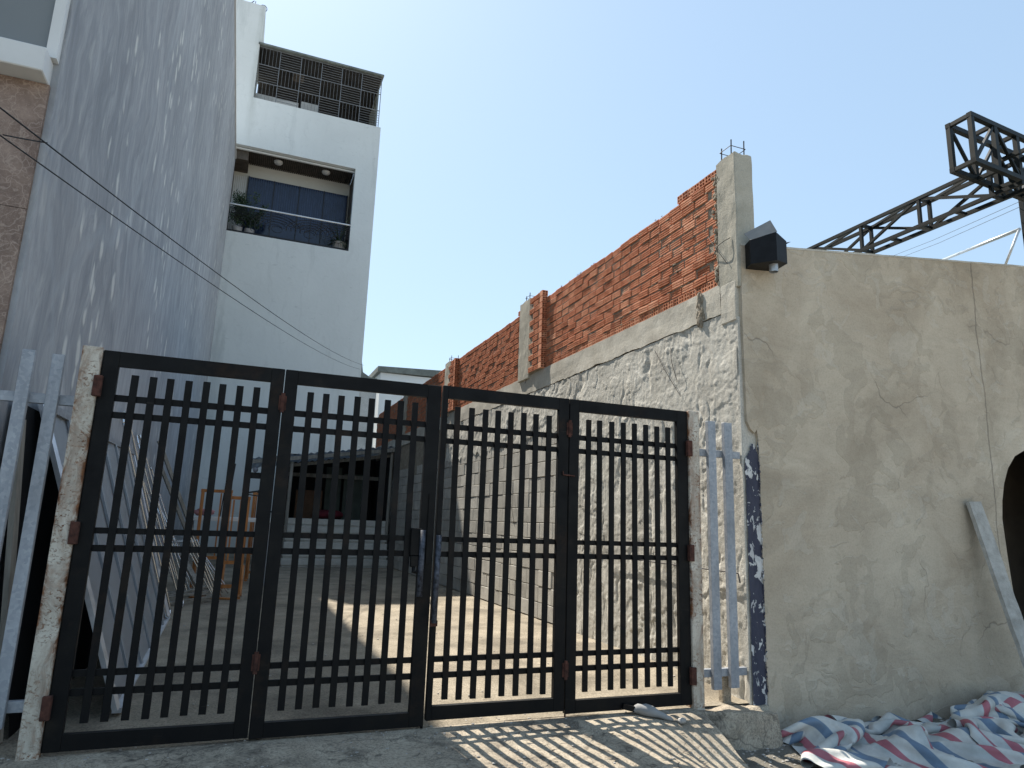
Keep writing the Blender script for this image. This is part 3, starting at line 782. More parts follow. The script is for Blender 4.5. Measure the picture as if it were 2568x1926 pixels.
# brick pilasters standing proud beside the columns: hollow ends face the street
pil_places = []
for a, c_ in pils:
    for k in range(13 if a < 9 else 12):
        z = 3.352+.043+k*PITCH
        pil_places.append((a, MHY, (XW-.075, a+R.uniform(-.004, .004), z), (0, 0, R.gauss(0, .01))))
        yy = a+.085+(.06 if k % 2 else 0)
        for me_ in (MB[k % 4], MB[(k+1) % 4]):
            if yy+BL > c_+.03: break
            pil_places.append((yy, me_, (XW-.075+R.uniform(-.004, .004), yy, z), (0, 0, 0))); yy += .19
places.sort(key=lambda p: p[0])
allp = sorted(places+pil_places, key=lambda p: p[0]+(0 if p[1] is not MH else 1.2))
def joined(lst, name, m, parent):
    Vs, Fs = [], []; off = 0
    for _, me_, loc, rot in lst:
        co = np.empty(len(me_.vertices)*3); me_.vertices.foreach_get('co', co); co = co.reshape(-1, 3)
        cz, sz = math.cos(rot[2]), math.sin(rot[2]); Rz = np.array([[cz, -sz, 0], [sz, cz, 0], [0, 0, 1]])
        co = co@Rz.T+np.array(loc)-np.array(ORG[parent]); Vs.append(co)
        for p in me_.polygons: Fs.append([v+off for v in p.vertices])
        off += len(co)
    me = bpy.data.meshes.new(name); me.from_pydata(np.concatenate(Vs).tolist(), [], Fs); me.update()
    o = obj(name, me, m, parent); return stuff(o)
near, far = allp[:300], allp[300:]
for _, me_, loc, rot in near: piece('brick', me_, M_BRICK, B, loc, rot)
joined(far, 'brickwork', M_BRICK, B)
for a, c_ in pils: obj('pilaster_core', obox(XW-.06, a+.06, 3.355, XW+.01, c_, 4.36), M_MORTAR, B)

# columns
def rough_box(x0, y0, z0, x1, y1, z1, amp=.006, n=.05, topamp=.02):
    b = BM(); box(b, x0, y0, z0, x1, y1, z1)
    bmesh.ops.bevel(b, geom=b.edges[:], offset=.008, segments=1, affect='EDGES')
    bmesh.ops.triangulate(b, faces=b.faces[:])
    for _ in range(4):
        es = [e for e in b.edges if e.calc_length() > n*1.6]
        if not es: break
        bmesh.ops.subdivide_edges(b, edges=es, cuts=1, use_grid_fill=False); bmesh.ops.triangulate(b, faces=b.faces[:])
    for v in b.verts:
        k = fbm(v.co.x*7, v.co.y*7, v.co.z*5)
        v.co.x += amp*k; v.co.y += amp*fbm(v.co.y*7+9, v.co.z*5, v.co.x*7)
        if v.co.z > z1-.03: v.co.z += topamp*fbm(v.co.x*11, v.co.y*11, 5)
    return b
def corner_col():
    b = rough_box(XW-.02, 4.378, 3.26, XW+.178, 4.63, 4.50, .005, .05, .02)
    for v in b.verts:   # rounded, broken foot where the plaster takes over
        if v.co.z < 3.5:
            t = (v.co.x-(XW-.02))/.198
            v.co.z += .13*sstep(.25, 1, t)*sstep(3.5, 3.26, v.co.z)+.015*fbm(v.co.x*20, 1)
    return b
obj('concrete_column', corner_col(), M_COLUMN, B, smooth=False)
for (a, c_), zt in zip(cols[1:], (4.50, 4.42, 4.36)):
    obj('concrete_column', rough_box(XW-.05, a, 3.30, XW+.10, c_, zt, .006, .06), M_COLUMN, B)
for (yc, zt) in ((4.5, 4.50), (9.04, 4.50), (13.1, 4.42)):
    for k, (dx, dy) in enumerate(((.0, .07), (.14, .07), (.0, -.06), (.14, -.06))):
        h_ = (.13, .10, .15, .17)[k]*(1 if yc < 9 else .9)
        b = BM(); cyl(b, (XW+.0+dx, yc+dy, zt-.02), (XW+.0+dx+.004, yc+dy, zt+h_), .006, 6); obj('rebar', b, M_REBAR, B)
    b = BM(); pts = [(XW+dx, yc+dy, zt+.085) for dx, dy in ((-.01, .08), (.15, .08), (.15, -.07), (-.01, -.07), (-.01, .08))]
    for p, q in zip(pts, pts[1:]): tube(b, [p, q], .0035, 5)
    obj('stirrup', b, M_REBAR, B)
# mortar smears between brickwork and column, and along the brick joints
b = BM(); R2 = random.Random(5)
def blob(b, c, r, sx=1, sy_=1, sz_=1):
    me_ = bmesh.ops.create_icosphere(b, subdivisions=1, radius=r)
    for v in me_['verts']:
        k = 1+.5*N3(v.co.x*60+c[0]*9, v.co.y*60+c[1]*9, v.co.z*60+c[2]*7)
        v.co = Vector((v.co.x*sx*k+c[0], v.co.y*sy_*k+c[1], v.co.z*sz_*k+c[2]))
for k in range(150):
    z = R2.uniform(3.36, 4.42); blob(b, (XW+R2.uniform(-.012, .004), 4.635+R2.gauss(.012, .022), z), R2.uniform(.008, .024), .8, 1, 1.2)
for k in range(170):
    y = R2.uniform(4.7, 9) ; kk = R2.randrange(0, 12); z = 3.352+.086+kk*PITCH
    blob(b, (XW+R2.uniform(.0, .006), y, z+R2.uniform(-.004, .004)), R2.uniform(.006, .013), .7, R2.uniform(1, 3), .7)
for k in range(60):
    y = R2.uniform(4.7, 9); blob(b, (XW+.03, y, 3.352+.086+10.5*PITCH+R2.uniform(0, .02)), R2.uniform(.012, .03), 1, 1.3, .7)
stuff(obj('mortar_lumps', b, M_MORTAR, B))
# lumpy joint between beam and corner pier
b = BM()
for k in range(60): blob(b, (XW-.018+R2.uniform(-.01, .01), 4.90+R2.gauss(0, .022), R2.uniform(3.06, 3.33)), R2.uniform(.010, .028), .7, .8, 2)
stuff(obj('honeycomb_patch', b, M_MORTAR, B))
obj('corner_pier', rough_box(XW-.022, 4.415, 2.98, XW+.12, 4.615, 3.33, .006, .05, .004), M_BEAM, B)

# rough cement render: real relief with vertical drips and ridges
def relief(y, z):
    r = .007*fbm(y*2.2, z*2.2, 1, 3)
    m = max(0, min(1, .55+1.4*N3(y*1.1, z*1.1, 21)))
    # combed vertical ridges and drips
    rid = 1-abs(N3(y*14+.6*N3(z*5, y*3), z*1.2, 3))*3.5
    r += .004*max(0, rid)**2*m
    c = 1-abs(N3(y*4.5+.35*N3(z*7, y*5), z*.7+9, 31))*9
    r -= .016*max(0, c)*max(0, min(1, .2+2*N3(y*2.5, z*2.5, 41)))
    # trowelled scabs with sharp lower lips
    t = fbm(y*3.2+z*.8, z*5.5, 17, 3)
    r += .0055*sstep(.05, .13, t)*m + .003*sstep(.30, .36, fbm(y*6, z*8, 27, 2))
    r += .0022*fbm(y*22, z*22, 2, 3)
    return r
def face_render(y, z):
    """how strongly the wall is covered by render here (0 = bare blocks)"""
    e = 7.55+.28*fbm(z*1.4, 3)+.08*fbm(z*6, 5)
    lowband = 2.42-.16*(y-7.5)*0.35+.12*fbm(y*1.7, 9)+.05*fbm(y*7, 4)
    return y < e or z > min(2.95, lowband+.05*(y-7.5))
def ren(y0, y1, z0, z1, ny, nz):
    b = BM()
    def f(u, v):
        y = y0+(y1-y0)*u; z = z0+(z1-z0)*v
        return (XW-.010-relief(y, z), y, z)
    grid(b, ny, nz, f, lambda u, v: face_render(y0+(y1-y0)*u, z0+(z1-z0)*v))
    return b
obj('cement_render', ren(4.43, 8.2, -.02, 3.075, 360, 290), M_RENDER, B, smooth=True)
obj('cement_render', ren(8.2, 13.0, 1.9, 3.075, 300, 80), M_RENDER, B, smooth=True)
# end face of the wall towards the street, closing the render
obj('wall_end', rough_box(XW-.014, 4.404, -.30, XW+.17, 4.45, 3.0, .004, .06), M_RENDER, B)
# concrete blocks
bb = BM(); box(bb, 0, 0, -.0955, .06, .392, .0955, .004); bmesh.ops.recalc_face_normals(bb, faces=bb.faces)
BLK = bpy.data.meshes.new('concrete_block'); bb.to_mesh(BLK); bb.free(); BLK.materials.append(M_BLOCK)
bb = BM(); box(bb, 0, 0, -.0955, .06, .192, .0955, .004); bmesh.ops.recalc_face_normals(bb, faces=bb.faces)
HBK = bpy.data.meshes.new('concrete_block'); bb.to_mesh(HBK); bb.free(); HBK.materials.append(M_BLOCK)
bl = []
for k in range(15):
    z = .07+.1+k*.2
    y = 7.0-(k % 2)*.2
    while y < 20:
        short = R.random() < .12
        me_ = HBK if short else BLK
        L = .2 if short else .4
        if z+.1 < 3.08 and not (face_render(y+L/2, z) and face_render(y-.05, z) and face_render(y+L+.05, z)):
            bl.append((y, me_, (XW-.004+R.uniform(-.005, .004), y, z+R.uniform(-.002, .002)), (R.gauss(0, .003), 0, R.gauss(0, .006))))
        y += L
bl.sort(key=lambda p: p[0])
for _, me_, loc, rot in bl[:300]: piece('concrete_block', me_, M_BLOCK, B, loc, rot)
if bl[300:]: joined(bl[300:], 'blockwork', M_BLOCK, B)
# thin reinforcing rod and wire ends sticking out of the render
b = BM()
for (ya, za, yb, zb) in ((5.62, 2.98, 5.20, 2.45), (5.35, 2.95, 5.25, 2.60), (9.0, 3.25, 8.5, 3.55), (9.5, 1.9, 9.2, 1.2), (8.7, 3.5, 8.3, 3.42), (4.75, 3.85, 4.5, 3.5), (4.45, 3.72, 4.7, 3.62)):
    tube(b, spline([(XW-.03, ya, za), (XW-.055, (ya+yb)/2, (za+zb)/2+.02), (XW-.03, yb, zb)], 5), .003, 4)
obj('wire_end', b, M_REBAR, B)
b = BM(); tube(b, [(XW-.05, 6.6, .95), (XW-.05, 4.46, .93), (XW-.05, 4.44, .86)], .006, 5); obj('wall_rod', b, M_REBAR, B)
# concrete stub standing behind the right fence bars
tag(obj('concrete_stub', rough_box(3.50, 4.46, -.05, 3.58, 4.52, .24, .004, .05, .01), M_RAMP), 'short cracked concrete stub standing behind the right galvanised bars', 'stub')

# ================================================================== PLASTERED WORKSHOP (RIGHT)
P = thing('workshop', 'grey trowel-plastered workshop front with dark arched doorway, right of the gate', 'building', (6, 4.4, -.3))
def topz(x): return 3.66+.122*(x-3.9)
arch = [(6.84, -.3), (6.83, .2), (6.79, .42), (6.72, .73), (6.69, 1.09), (6.672, 1.45), (6.70, 1.62), (6.75, 1.78), (6.83, 1.93), (6.95, 2.055), (7.12, 2.13), (7.35, 2.18), (7.7, 2.19), (8.05, 2.13), (8.3, 1.95), (8.42, 1.6), (8.42, 1.1), (8.38, .4), (8.35, -.3)]
left = []
z = topz(3.72)
left += [(3.735, topz(3.735)), (3.73, 3.3), (3.725, 2.9), (3.73, 2.5), (3.735, 2.12), (3.77, 2.06), (3.81, 2.03), (3.83, 2.06), (3.842, 2.0)]
for k in range(40):
    zz = 1.96-k*(2.2/40); left.append((3.848+.006*fbm(zz*5, 1)+.004*fbm(zz*19, 2)-.004*k/40, zz))
left.append((3.84, -.3))
# outline: top edge, right side, then arch from right to left, then left edge upward
out = [(3.735, topz(3.735)), (12, topz(12)), (12, -.3)]+arch[::-1]+[left[-1]]+left[1:-1][::-1]
b = BM(); prism(b, out, 1, 4.375, 4.575)
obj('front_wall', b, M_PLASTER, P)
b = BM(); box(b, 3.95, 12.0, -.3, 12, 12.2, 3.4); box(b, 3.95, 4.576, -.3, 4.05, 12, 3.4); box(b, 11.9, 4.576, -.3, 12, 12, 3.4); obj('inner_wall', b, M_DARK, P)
obj('inner_partition', obox(6.0, 5.9, -.19, 11.8, 6.0, 3.39), m_simple('brown_inner_wall', (.16, .13, .10), .9, 0, .3, 2), P)
b = BM(); prism(b, [(3.95, 3.41), (12, 3.41), (12, 3.47), (3.95, 3.47)], 1, 4.577, 12.2); obj('roof', b, M_OLDTIN, P)
obj('floor', obox(4.05, 4.577, -.3, 11.9, 11.99, -.2), M_SOIL, P)
b = BM()
nc_ = 180
vt = []
for i in range(nc_+1):
    x = 3.73+(12-3.73)*i/nc_; z = topz(x)+.004+.003*fbm(x*6, 2)
    vt.append([b.verts.new((x, y_, z_)) for y_, z_ in ((4.371, z-.018), (4.371, z), (4.58, z+.004), (4.58, z-.018))])
for i in range(nc_):
    for k in range(4): b.faces.new((vt[i][k], vt[i][(k+1) % 4], vt[i+1][(k+1) % 4], vt[i+1][k]))
obj('coping', b, M_BEAM, P)
# painted strip with peeling navy paint beside the plaster edge
b = BM()
def pe(u, v):
    z = -.31+2.33*v; xl = 3.715+.01*fbm(z*6, 3)+.004*fbm(z*25, 8); x = xl+(3.852-xl)*u
    return (x, 4.388+.004*fbm(x*20, z*9, 4), z)
grid(b, 10, 120, pe, lambda u, v: not (v > .97-.10*abs(u-.6) and True)); obj('peeling_paint_strip', b, M_PEEL, P, smooth=True)
b = BM()     # broken plaster lip
for k in range(140):
    z = -.28+2.3*k/140; blob(b, (3.847+.005*fbm(z*5, 1)+R2.uniform(-.004, .006), 4.383+R2.uniform(-.004, .004), z), R2.uniform(.004, .010), .9, .8, 1.7)
stuff(obj('plaster_lip', b, M_PEEL, P))
# black box
LX = thing('wall_box', 'black sheet-metal box with a short pipe under it, beside the concrete column', 'box', (3.93, 4.2, 3.5))
hb = BM()
z0, z1 = 3.42, 3.655
poly = [(3.775, 4.37), (3.735, 4.26), (3.865, 4.10), (4.055, 4.19), (4.075, 4.37)]
A_ = [hb.verts.new((x, y, z0+(.035 if i == 3 else .0)+(.03 if i == 4 else 0))) for i, (x, y) in enumerate(poly)]
C_ = [hb.verts.new((x, y, z1+(-.02 if i in (0, 1) else 0)+(.01 if i == 2 else 0))) for i, (x, y) in enumerate(poly)]
hb.faces.new(A_); hb.faces.new(C_[::-1])
for i in range(5): hb.faces.new((A_[i], A_[(i+1) % 5], C_[(i+1) % 5], C_[i]))
obj('housing', hb, M_DARKBOX, LX)
b = BM(); q = [Vector(p) for p in ((3.735, 4.255, 3.63), (3.872, 4.095, 3.668), (3.875, 4.17, 3.80), (3.735, 4.33, 3.715))]
o2 = Vector((.003, .004, -.001)); v_ = [b.verts.new(p) for p in q]+[b.verts.new(p+o2) for p in q]
b.faces.new(v_[:4]); b.faces.new(v_[7:3:-1])
for i in range(4): b.faces.new((v_[i], v_[(i+1) % 4], v_[4+(i+1) % 4], v_[4+i]))
obj('lid', b, M_GREYCARD, LX)
b = BM(); v_ = [b.verts.new(p) for p in ((4.05, 4.2, 3.645), (4.115, 4.2, 3.665), (4.05, 4.2, 3.625), (4.05, 4.26, 3.645))]
b.faces.new(v_[:3]); b.faces.new((v_[0], v_[2], v_[3])); b.faces.new((v_[0], v_[3], v_[1])); b.faces.new((v_[1], v_[3], v_[2])); obj('fin', b, M_DARKBOX, LX)
b = BM()
ro, ri = .036, .033
ring = lambda r_, z_: [b.verts.new((3.925+r_*math.cos(2*math.pi*k/24), 4.21+r_*math.sin(2*math.pi*k/24), z_)) for k in range(24)]
r1, r2, r3, r4 = ring(ro, 3.45), ring(ro, 3.365), ring(ri, 3.365), ring(ri, 3.45)
for s1, s2 in ((r1, r2), (r2, r3), (r3, r4)):
    for k in range(24): b.faces.new((s1[k], s1[(k+1) % 24], s2[(k+1) % 24], s2[k]))
obj('pipe', b, M_PIPE, LX, smooth=False)

# ================================================================== ROOF TRUSS
TR = thing('sign_truss', 'black steel lattice frame rising over the plastered wall, top right', 'truss', (6, 4.4, 4.2))
def mem(a, b_, w_=.035, h_=None, name='strut'):
    b = BM(); bar(b, a, b_, w_, h_); return obj(name, b, M_TRUSS, TR)
XA, XB = 6.0, 6.15
zt, zb_ = 1.25+.553*6.0, 1.25+.505*6.0
yN, yF = 3.45, 7.4
for X_ in (XA, XB):
    mem((X_, yN, zt), (X_, yF, zt), .033, .033, 'chord'); mem((X_, yN, zb_), (X_, yF, zb_), .033, .033, 'chord')
ys_ = [3.72, 4.42, 5.11, 5.8, 6.5]
for i, y in enumerate(ys_):
    for X_ in (XA, XB): mem((X_, y, zb_), (X_, y, zt), .030)
    mem((XA, y, zt), (XB, y, zt), .03); mem((XA, y, zb_), (XB, y, zb_), .03)
    if i+1 < len(ys_):
        y2 = ys_[i+1]
        mem((XA, y, zt), (XA, y2, zb_) , .026) if i % 2 else mem((XA, y, zb_), (XA, y2, zt), .026)
        mem((XB, y, zb_), (XB, y2, zt), .026) if i % 2 else mem((XB, y, zt), (XB, y2, zb_), .026)
        mem((XA, y, zt), (XB, y2, zt), .024); mem((XA, (y+y2)/2, zb_), (XB, (y+y2)/2, zb_), .03)
# box arm across the front, rotated a few degrees
Yn = 3.5
c0 = at(2433, 290, 1, Yn); c1 = at(2434.6, 398, 1, Yn)
f0 = at(2379, 315, 1, Yn*1.055); f1 = at(2385, 427, 1, Yn*1.055)
dr = Vector((math.cos(math.radians(4)), math.sin(math.radians(4)), 0))
zt2 = (c0.z+f0.z)/2; zb2 = (c1.z+f1.z)/2
nx_ = Vector((c0.x, c0.y, 0)); fx_ = Vector((f0.x, f0.y, 0))
def PT(base, s, z): p = base+dr*s; return (p.x, p.y, z)
for base in (nx_, fx_):
    mem(PT(base, -.02, zt2), PT(base, 1.9, zt2), .042, .042, 'chord'); mem(PT(base, -.02, zb2), PT(base, 1.9, zb2), .042, .042, 'chord')
seg = .325
for i in range(6):
    s = i*seg
    for base in (nx_, fx_):
        mem(PT(base, s, zb2), PT(base, s, zt2), .038)
        if base is nx_:
            mem(PT(base, s, zb2 if i % 2 == 0 else zt2), PT(base, s+seg, zt2 if i % 2 == 0 else zb2), .024)
        else:
            mem(PT(base, s, zt2 if i % 2 == 0 else zb2), PT(base, s+seg, zb2 if i % 2 == 0 else zt2), .024)
    mem(PT(nx_, s, zt2), PT(fx_, s, zt2), .034); mem(PT(nx_, s, zb2), PT(fx_, s, zb2), .034)
pp_ = at(2560, 480, 1, 4.7)
mem((pp_.x, 4.7, pp_.z+.1), (pp_.x, 4.7, 3.5), .05, .05, 'post')
pa = at(2556, 575, 1, 4.7); pb2 = at(2345, 660, 1, 7.5); pc = at(2515, 680, 1, 4.9)
GB = thing('pipe_brace', 'two bright galvanised pipes bracing the black post above the plastered wall', 'pipe', (pa.x, pa.y, pa.z))
b = BM(); cyl(b, pa, pb2, .020, 8); obj('pipe', b, M_PIPE, GB, smooth=True)
b = BM(); cyl(b, pa, pc, .014, 8); obj('pipe', b, M_PIPE, GB, smooth=True)
for (q1, q2, wl) in (((2565, 502), (2205, 655), 'upper'), ((2555, 520), (2235, 655), 'lower')):
    a_ = at(*q1, 1, 4.6); b_ = at(*q2, 1, 9)
    b = BM(); tube(b, [a_, (a_+b_)/2-Vector((0, 0, .03)), b_], .0028, 4)
    tag(obj('stay_wire', b, M_CABLE), wl+' of the two thin stay wires running below the black roof truss', 'wire', 'stay wires under the truss')

# ================================================================== GATE POSTS, FENCE BARS
YG = 4.40
def post(x0, x1, z0, z1, label, hinges, side):
    t = thing('gate_post', label, 'post', ((x0+x1)/2, YG, 0), 'rusty white gate posts')
    obj('post_tube', obox(x0, YG-.03, z0, x1, YG+.07, z1, .004), M_POST, t)
    for z in hinges:
        hx = x1 if side > 0 else x0
        b = BM(); box(b, hx-.022, YG-.045, z-.06, hx+.022, YG-.012, z+.06, .004); obj('hinge', b, M_RUST, t)
    return t
post(-.907, -.806, -.02, 2.155, 'rusty cream-white steel post at the left end of the black gate', (1.93, 1.12, .24), 1)
post(3.172, 3.268, -.05, 2.155, 'rusty cream-white steel post at the right end of the black gate', (1.86, 1.08, .22), -1)

def fence(name, label, bars, rails, x0, x1):
    t = thing(name, label, 'fence', ((x0+x1)/2, YG, 0))
    for (bx0, bx1, z0, z1) in bars:
        obj('bar', obox(bx0, YG-.012, z0, bx1, YG+.024, z1, .002), M_GALV, t)
    for (z0, z1, a_, c_) in rails:
        obj('rail', obox(a_, YG+.026, z0, c_, YG+.062, z1, .002), M_GALV, t)
    return t
fence('fence_panel', 'two galvanised steel uprights and rails between the gate and the grey wall', [(-1.192, -1.130, .146, 2.10), (-1.048, -.988, .146, 2.09)], [(1.812, 1.868, -1.27, -.91), (.212, .268, -1.27, -.91)], -1.25, -.91)
fence('fence_panel', 'two galvanised steel uprights and rails between the gate and the plastered wall', [(3.365, 3.437, .11, 2.094), (3.520, 3.595, .115, 2.094)], [(1.816, 1.873, 3.27, 3.70), (.191, .247, 3.27, 3.70)], 3.27, 3.7)

# ================================================================== THE FOLDING GATE
GT = thing('folding_gate', 'black four-leaf folding steel gate with vertical bars and paired cross rails', 'gate', (1.18, YG, 0))
leaves = [  # x0, x1, left stile, right stile, zbot, ztop, bar first centre, pitch
    (-.803, .186, .085, .078, .020, 2.143, -.630, .0947),
    (.192, 1.196, .076, .092, .012, 2.143, .352, .0966),
    (1.210, 2.154, .036, .080, .042, 2.150, 1.323, .0967),
    (2.160, 3.170, .078, .094, .022, 2.150, 2.316, .0977)]
RZ = [(1.857, 1.894), (1.760, 1.796), (1.118, 1.151), (1.022, 1.058), (.378, .412), (.282, .317)]
for li, (x0, x1, sl_, sr_, zb, zt_, bx, bp) in enumerate(leaves):
    b = BM(); y0, y1 = YG-.012, YG+.028
    box(b, x0, y0, zb, x0+sl_, y1, zt_, .003); box(b, x1-sr_, y0, zb, x1, y1, zt_, .003)
    box(b, x0+sl_, y0+.001, zt_-.086, x1-sr_, y1-.001, zt_-.001); box(b, x0+sl_, y0+.001, zb+.001, x1-sr_, y1-.001, zb+.082)
    lf = obj('gate_leaf', b, M_GATE, GT)
    for k in range(8):
        xc = bx+bp*k+random.uniform(-.0015, .0015)
        tilt = random.gauss(0, .0022)
        b = BM(); box(b, xc-.0195, YG-.006, .154+random.uniform(-.004, .004), xc+.0195, YG+.010, 2.014+random.uniform(-.003, .003), .0015)
        for v in b.verts: v.co.x += tilt*(v.co.z-1)
        o = obj('bar', b, M_GATE); o.parent = lf; o.location = -ORG[lf]
        o.data.transform(Matrix.Translation(Vector((0, 0, 0))))
    for (za, zb__) in RZ:
        b = BM(); box(b, x0+sl_, YG+.0105, za, x1-sr_, YG+.026, zb__)
        o = obj('rail', b, M_GATE); o.parent = lf; o.location = -ORG[lf]
# fix: sub-parts were built in world coordinates, their parent sits at the thing's origin
for o in COL.objects:
    if o.parent and o.parent.name.startswith('gate_leaf'):
        o.location = -(ORG[GT])
# short leftover rail, hinges between leaves, bolts, lock
obj('rail_stub', obox(.035, YG+.012, 1.462, .112, YG+.027, 1.498), M_GATE, GT)
for xh in (.189, 2.157):
    for zh in (1.93, .42 if xh < 1 else .30):
        b = BM(); cyl(b, (xh, YG-.020, zh-.06), (xh, YG-.020, zh+.06), .012, 8); box(b, xh-.022, YG-.017, zh-.045, xh+.022, YG-.012, zh+.045); obj('hinge', b, M_RUST, GT)
b = BM(); cyl(b, (2.11, YG-.022, 1.60), (2.20, YG-.022, 1.595), .005, 6); cyl(b, (2.11, YG-.022, 1.60), (2.108, YG-.022, 1.625), .005, 6); obj('latch_hook', b, M_RUST, GT)
# lock box on the second leaf and long bolts
b = BM(); box(b, 1.045, YG-.03, 1.03, 1.12, YG-.005, 1.20, .003); box(b, 1.05, YG-.034, .96, 1.10, YG-.006, 1.028, .003); obj('lock_box', b, M_GATE, GT)
b = BM(); tube(b, [(1.075, YG-.02, .958), (1.07, YG-.03, .93), (1.09, YG-.03, .93)], .012, 8); obj('lock_knob', b, M_GATE, GT)
b = BM(); cyl(b, (1.118, YG-.036, .78), (1.118, YG-.036, 1.19), .018, 12); obj('bolt_sleeve', b, M_WORN, GT, smooth=True)
b = BM(); cyl(b, (1.222, YG-.036, .62), (1.226, YG-.036, 1.16), .018, 12); obj('bolt_sleeve', b, M_WORN, GT, smooth=True)
b = BM(); box(b, 1.20, YG-.04, .60, 1.245, YG-.02, .635); obj('bolt_catch', b, M_RUST, GT)
obj('cover_plate', obox(1.150, YG-.022, .98, 1.188, YG-.014, 1.42), M_GATE, GT)
b = BM(); cyl(b, (2.17, YG+.01, -.03), (2.17, YG+.01, .04), .006, 6); obj('drop_bolt', b, M_RUST, GT)
b = BM(); cyl(b, (1.19, YG-.0, -.02), (1.19, YG-.0, .03), .008, 6); obj('drop_bolt', b, M_GATE, GT)
b = BM(); cyl(b, (.075, YG-.016, 1.512), (.075, YG-.012, 1.512), .016, 12); obj('bolt_hole_rim', b, M_WORN, GT)

# ================================================================== YARD ITEMS
# leaning ribbed sheet
a0, a1, a2, a3 = Vector((-.56, 4.98, .06)), Vector((-.62, 9.05, .06)), Vector((-1.25, 9.4, 1.93)), Vector((-1.25, 5.15, 1.90))
SH = thing('metal_sheet', 'large pale grey ribbed metal sheet leaning on the grey wall behind the gate', 'metal sheet', a0)
def sheet_pt(u, v, off=0):
    p = a0.lerp(a1, u).lerp(a3.lerp(a2, u), v)
    n_ = (a1-a0).cross(a3-a0).normalized()
    if n_.x < 0: n_ = -n_
    return p+n_*off
b = BM(); grid(b, 24, 12, lambda u, v: sheet_pt(u, v, .006*math.sin(v*5+u*3))); bmesh.ops.solidify(b, geom=b.faces[:], thickness=.02)
obj('panel', b, M_SHEET, SH)
# ribs run from top near end to the bottom
for k in range(1, 6):
    u = k/6.0
    b = BM(); bar(b, sheet_pt(u, .0, .012), sheet_pt(u, 1, .012), .045, .02, Vector((1, 0, 1))); obj('rib', b, m_simple('sheet_rib', (.26, .28, .30), .5, .1, .1, 2) if k == 1 else bpy.data.materials['sheet_rib'], SH)
for (p, q) in ((sheet_pt(0, 0, .01), sheet_pt(0, 1, .01)), (sheet_pt(0, 0, .01), sheet_pt(1, 0, .01)), (sheet_pt(1, 0, .01), sheet_pt(1, 1, .01))):
    b = BM(); bar(b, p, q, .05, .03); obj('edge_frame', b, M_SHEETEDGE, SH)
b = BM(); bar(b, sheet_pt(0, 1, .01), sheet_pt(1, 1, .01), .04, .05); obj('edge_frame', b, M_GALV, SH)
b = BM(); v_ = [b.verts.new(p) for p in ((-1.02, 4.70, .02), (-1.27, 4.72, 1.86), (-1.27, 9.2, 1.86), (-.80, 9.0, .06))]  # added sheet, its black imitates the shaded gap behind the panel
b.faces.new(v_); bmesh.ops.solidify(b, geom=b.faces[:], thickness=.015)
tag(obj('shade_gap_sheet', b, M_SHADEGAP), 'added black sheet standing in for the dark shade behind the pale metal sheet', 'board')
b = BM(); bar(b, (-1.05, 4.62, .02), (-1.21, 4.66, 1.74), .05, .03)
tag(obj('wooden_batten', b, M_GREYWOOD), 'narrow pale wooden batten leaning behind the left galvanised bars', 'plank')

# chrome tube chair frames leaning against the wall
def tframe(pb, pt, wid, label, r=.011, back=True):
    pb, pt = Vector(pb), Vector(pt); s = Vector((0, wid, 0))
    t = thing('chair_frame', label, 'chair frame', pb, 'chrome tube frames leaning on the wall')
    d = (pt-pb)
    pts = [pt, pb+d*.12, pb+d*.02+s*.12, pb+s*.5, pb+d*.02+s*.88, pb+d*.12+s, pt+s*1.0, pt+d*.05+s*.8, pt+d*.07+s*.5, pt+d*.05+s*.15, pt]
    b = BM(); tube(b, spline(pts, 5), r, 8); obj('loop', b, M_CHROME, t, smooth=True)
    if back:
        b = BM(); q = pb+d*.45
        tube(b, spline([q, q+Vector((.28, 0, .02)), q+Vector((.34, 0, -.05))+d*.0, pb+Vector((.42, .0, .02))], 5), r*.9, 8); obj('leg', b, M_CHROME, t, smooth=True)
        b = BM(); q = q+s
        tube(b, spline([q, q+Vector((.28, 0, .02)), q+Vector((.34, 0, -.05)), pb+s+Vector((.42, .0, .02))], 5), r*.9, 8); obj('leg', b, M_CHROME, t, smooth=True)
tframe((-.60, 8.75, .07), (-1.22, 8.2, 2.15), .55, 'nearest chrome tube frame, tallest, beside the pale metal sheet', .014, False)
tframe((-.52, 9.75, .07), (-1.22, 9.5, 2.05), .5, 'second chrome tube frame, with bent top, behind the metal sheet')
tframe((-.56, 10.3, .07), (-1.20, 10.2, 1.55), .45, 'low chrome tube frame in the middle of the leaning pile')
tframe((-.50, 10.9, .07), (-1.20, 10.9, 1.75), .5, 'chrome tube frame beside the grey timber beams')
tframe((-.42, 11.35, .07), (-1.20, 11.5, 1.45), .5, 'farthest chrome tube frame, low beside the orange stand')
for k, (pa_, pb_) in enumerate((((-.20, 11.9, .06), (-1.22, 11.6, 2.3)), ((-.28, 12.3, .06), (-1.22, 12.0, 2.0)), ((-.32, 11.0, .09), (-.95, 12.3, .9)))):
    b = BM(); bar(b, pa_, pb_, .075, .045)
    tag(obj('timber_beam', b, M_GREYWOOD), ['long grey timber beam leaning steeply behind the chrome frames', 'second grey timber beam leaning just behind the longest', 'grey timber beam sloping low across the pile'][k], 'beam', 'grey beams in the leaning pile')
# grey boards heap low on the floor
for k in range(5):
    b = BM(); bar(b, (-.95+.02*k, 9.9+.35*k, .09+.03*(k % 2)), (-.2-.03*k, 10.6+.25*k, .12+.05*(k % 3)), .06, .025)
    tag(obj('loose_board', b, M_GREYWOOD), '%s of the five loose grey boards lying in a row under the chrome frames' % ('nearest', 'second', 'middle', 'fourth', 'farthest')[k], 'board', 'loose boards under the frames')
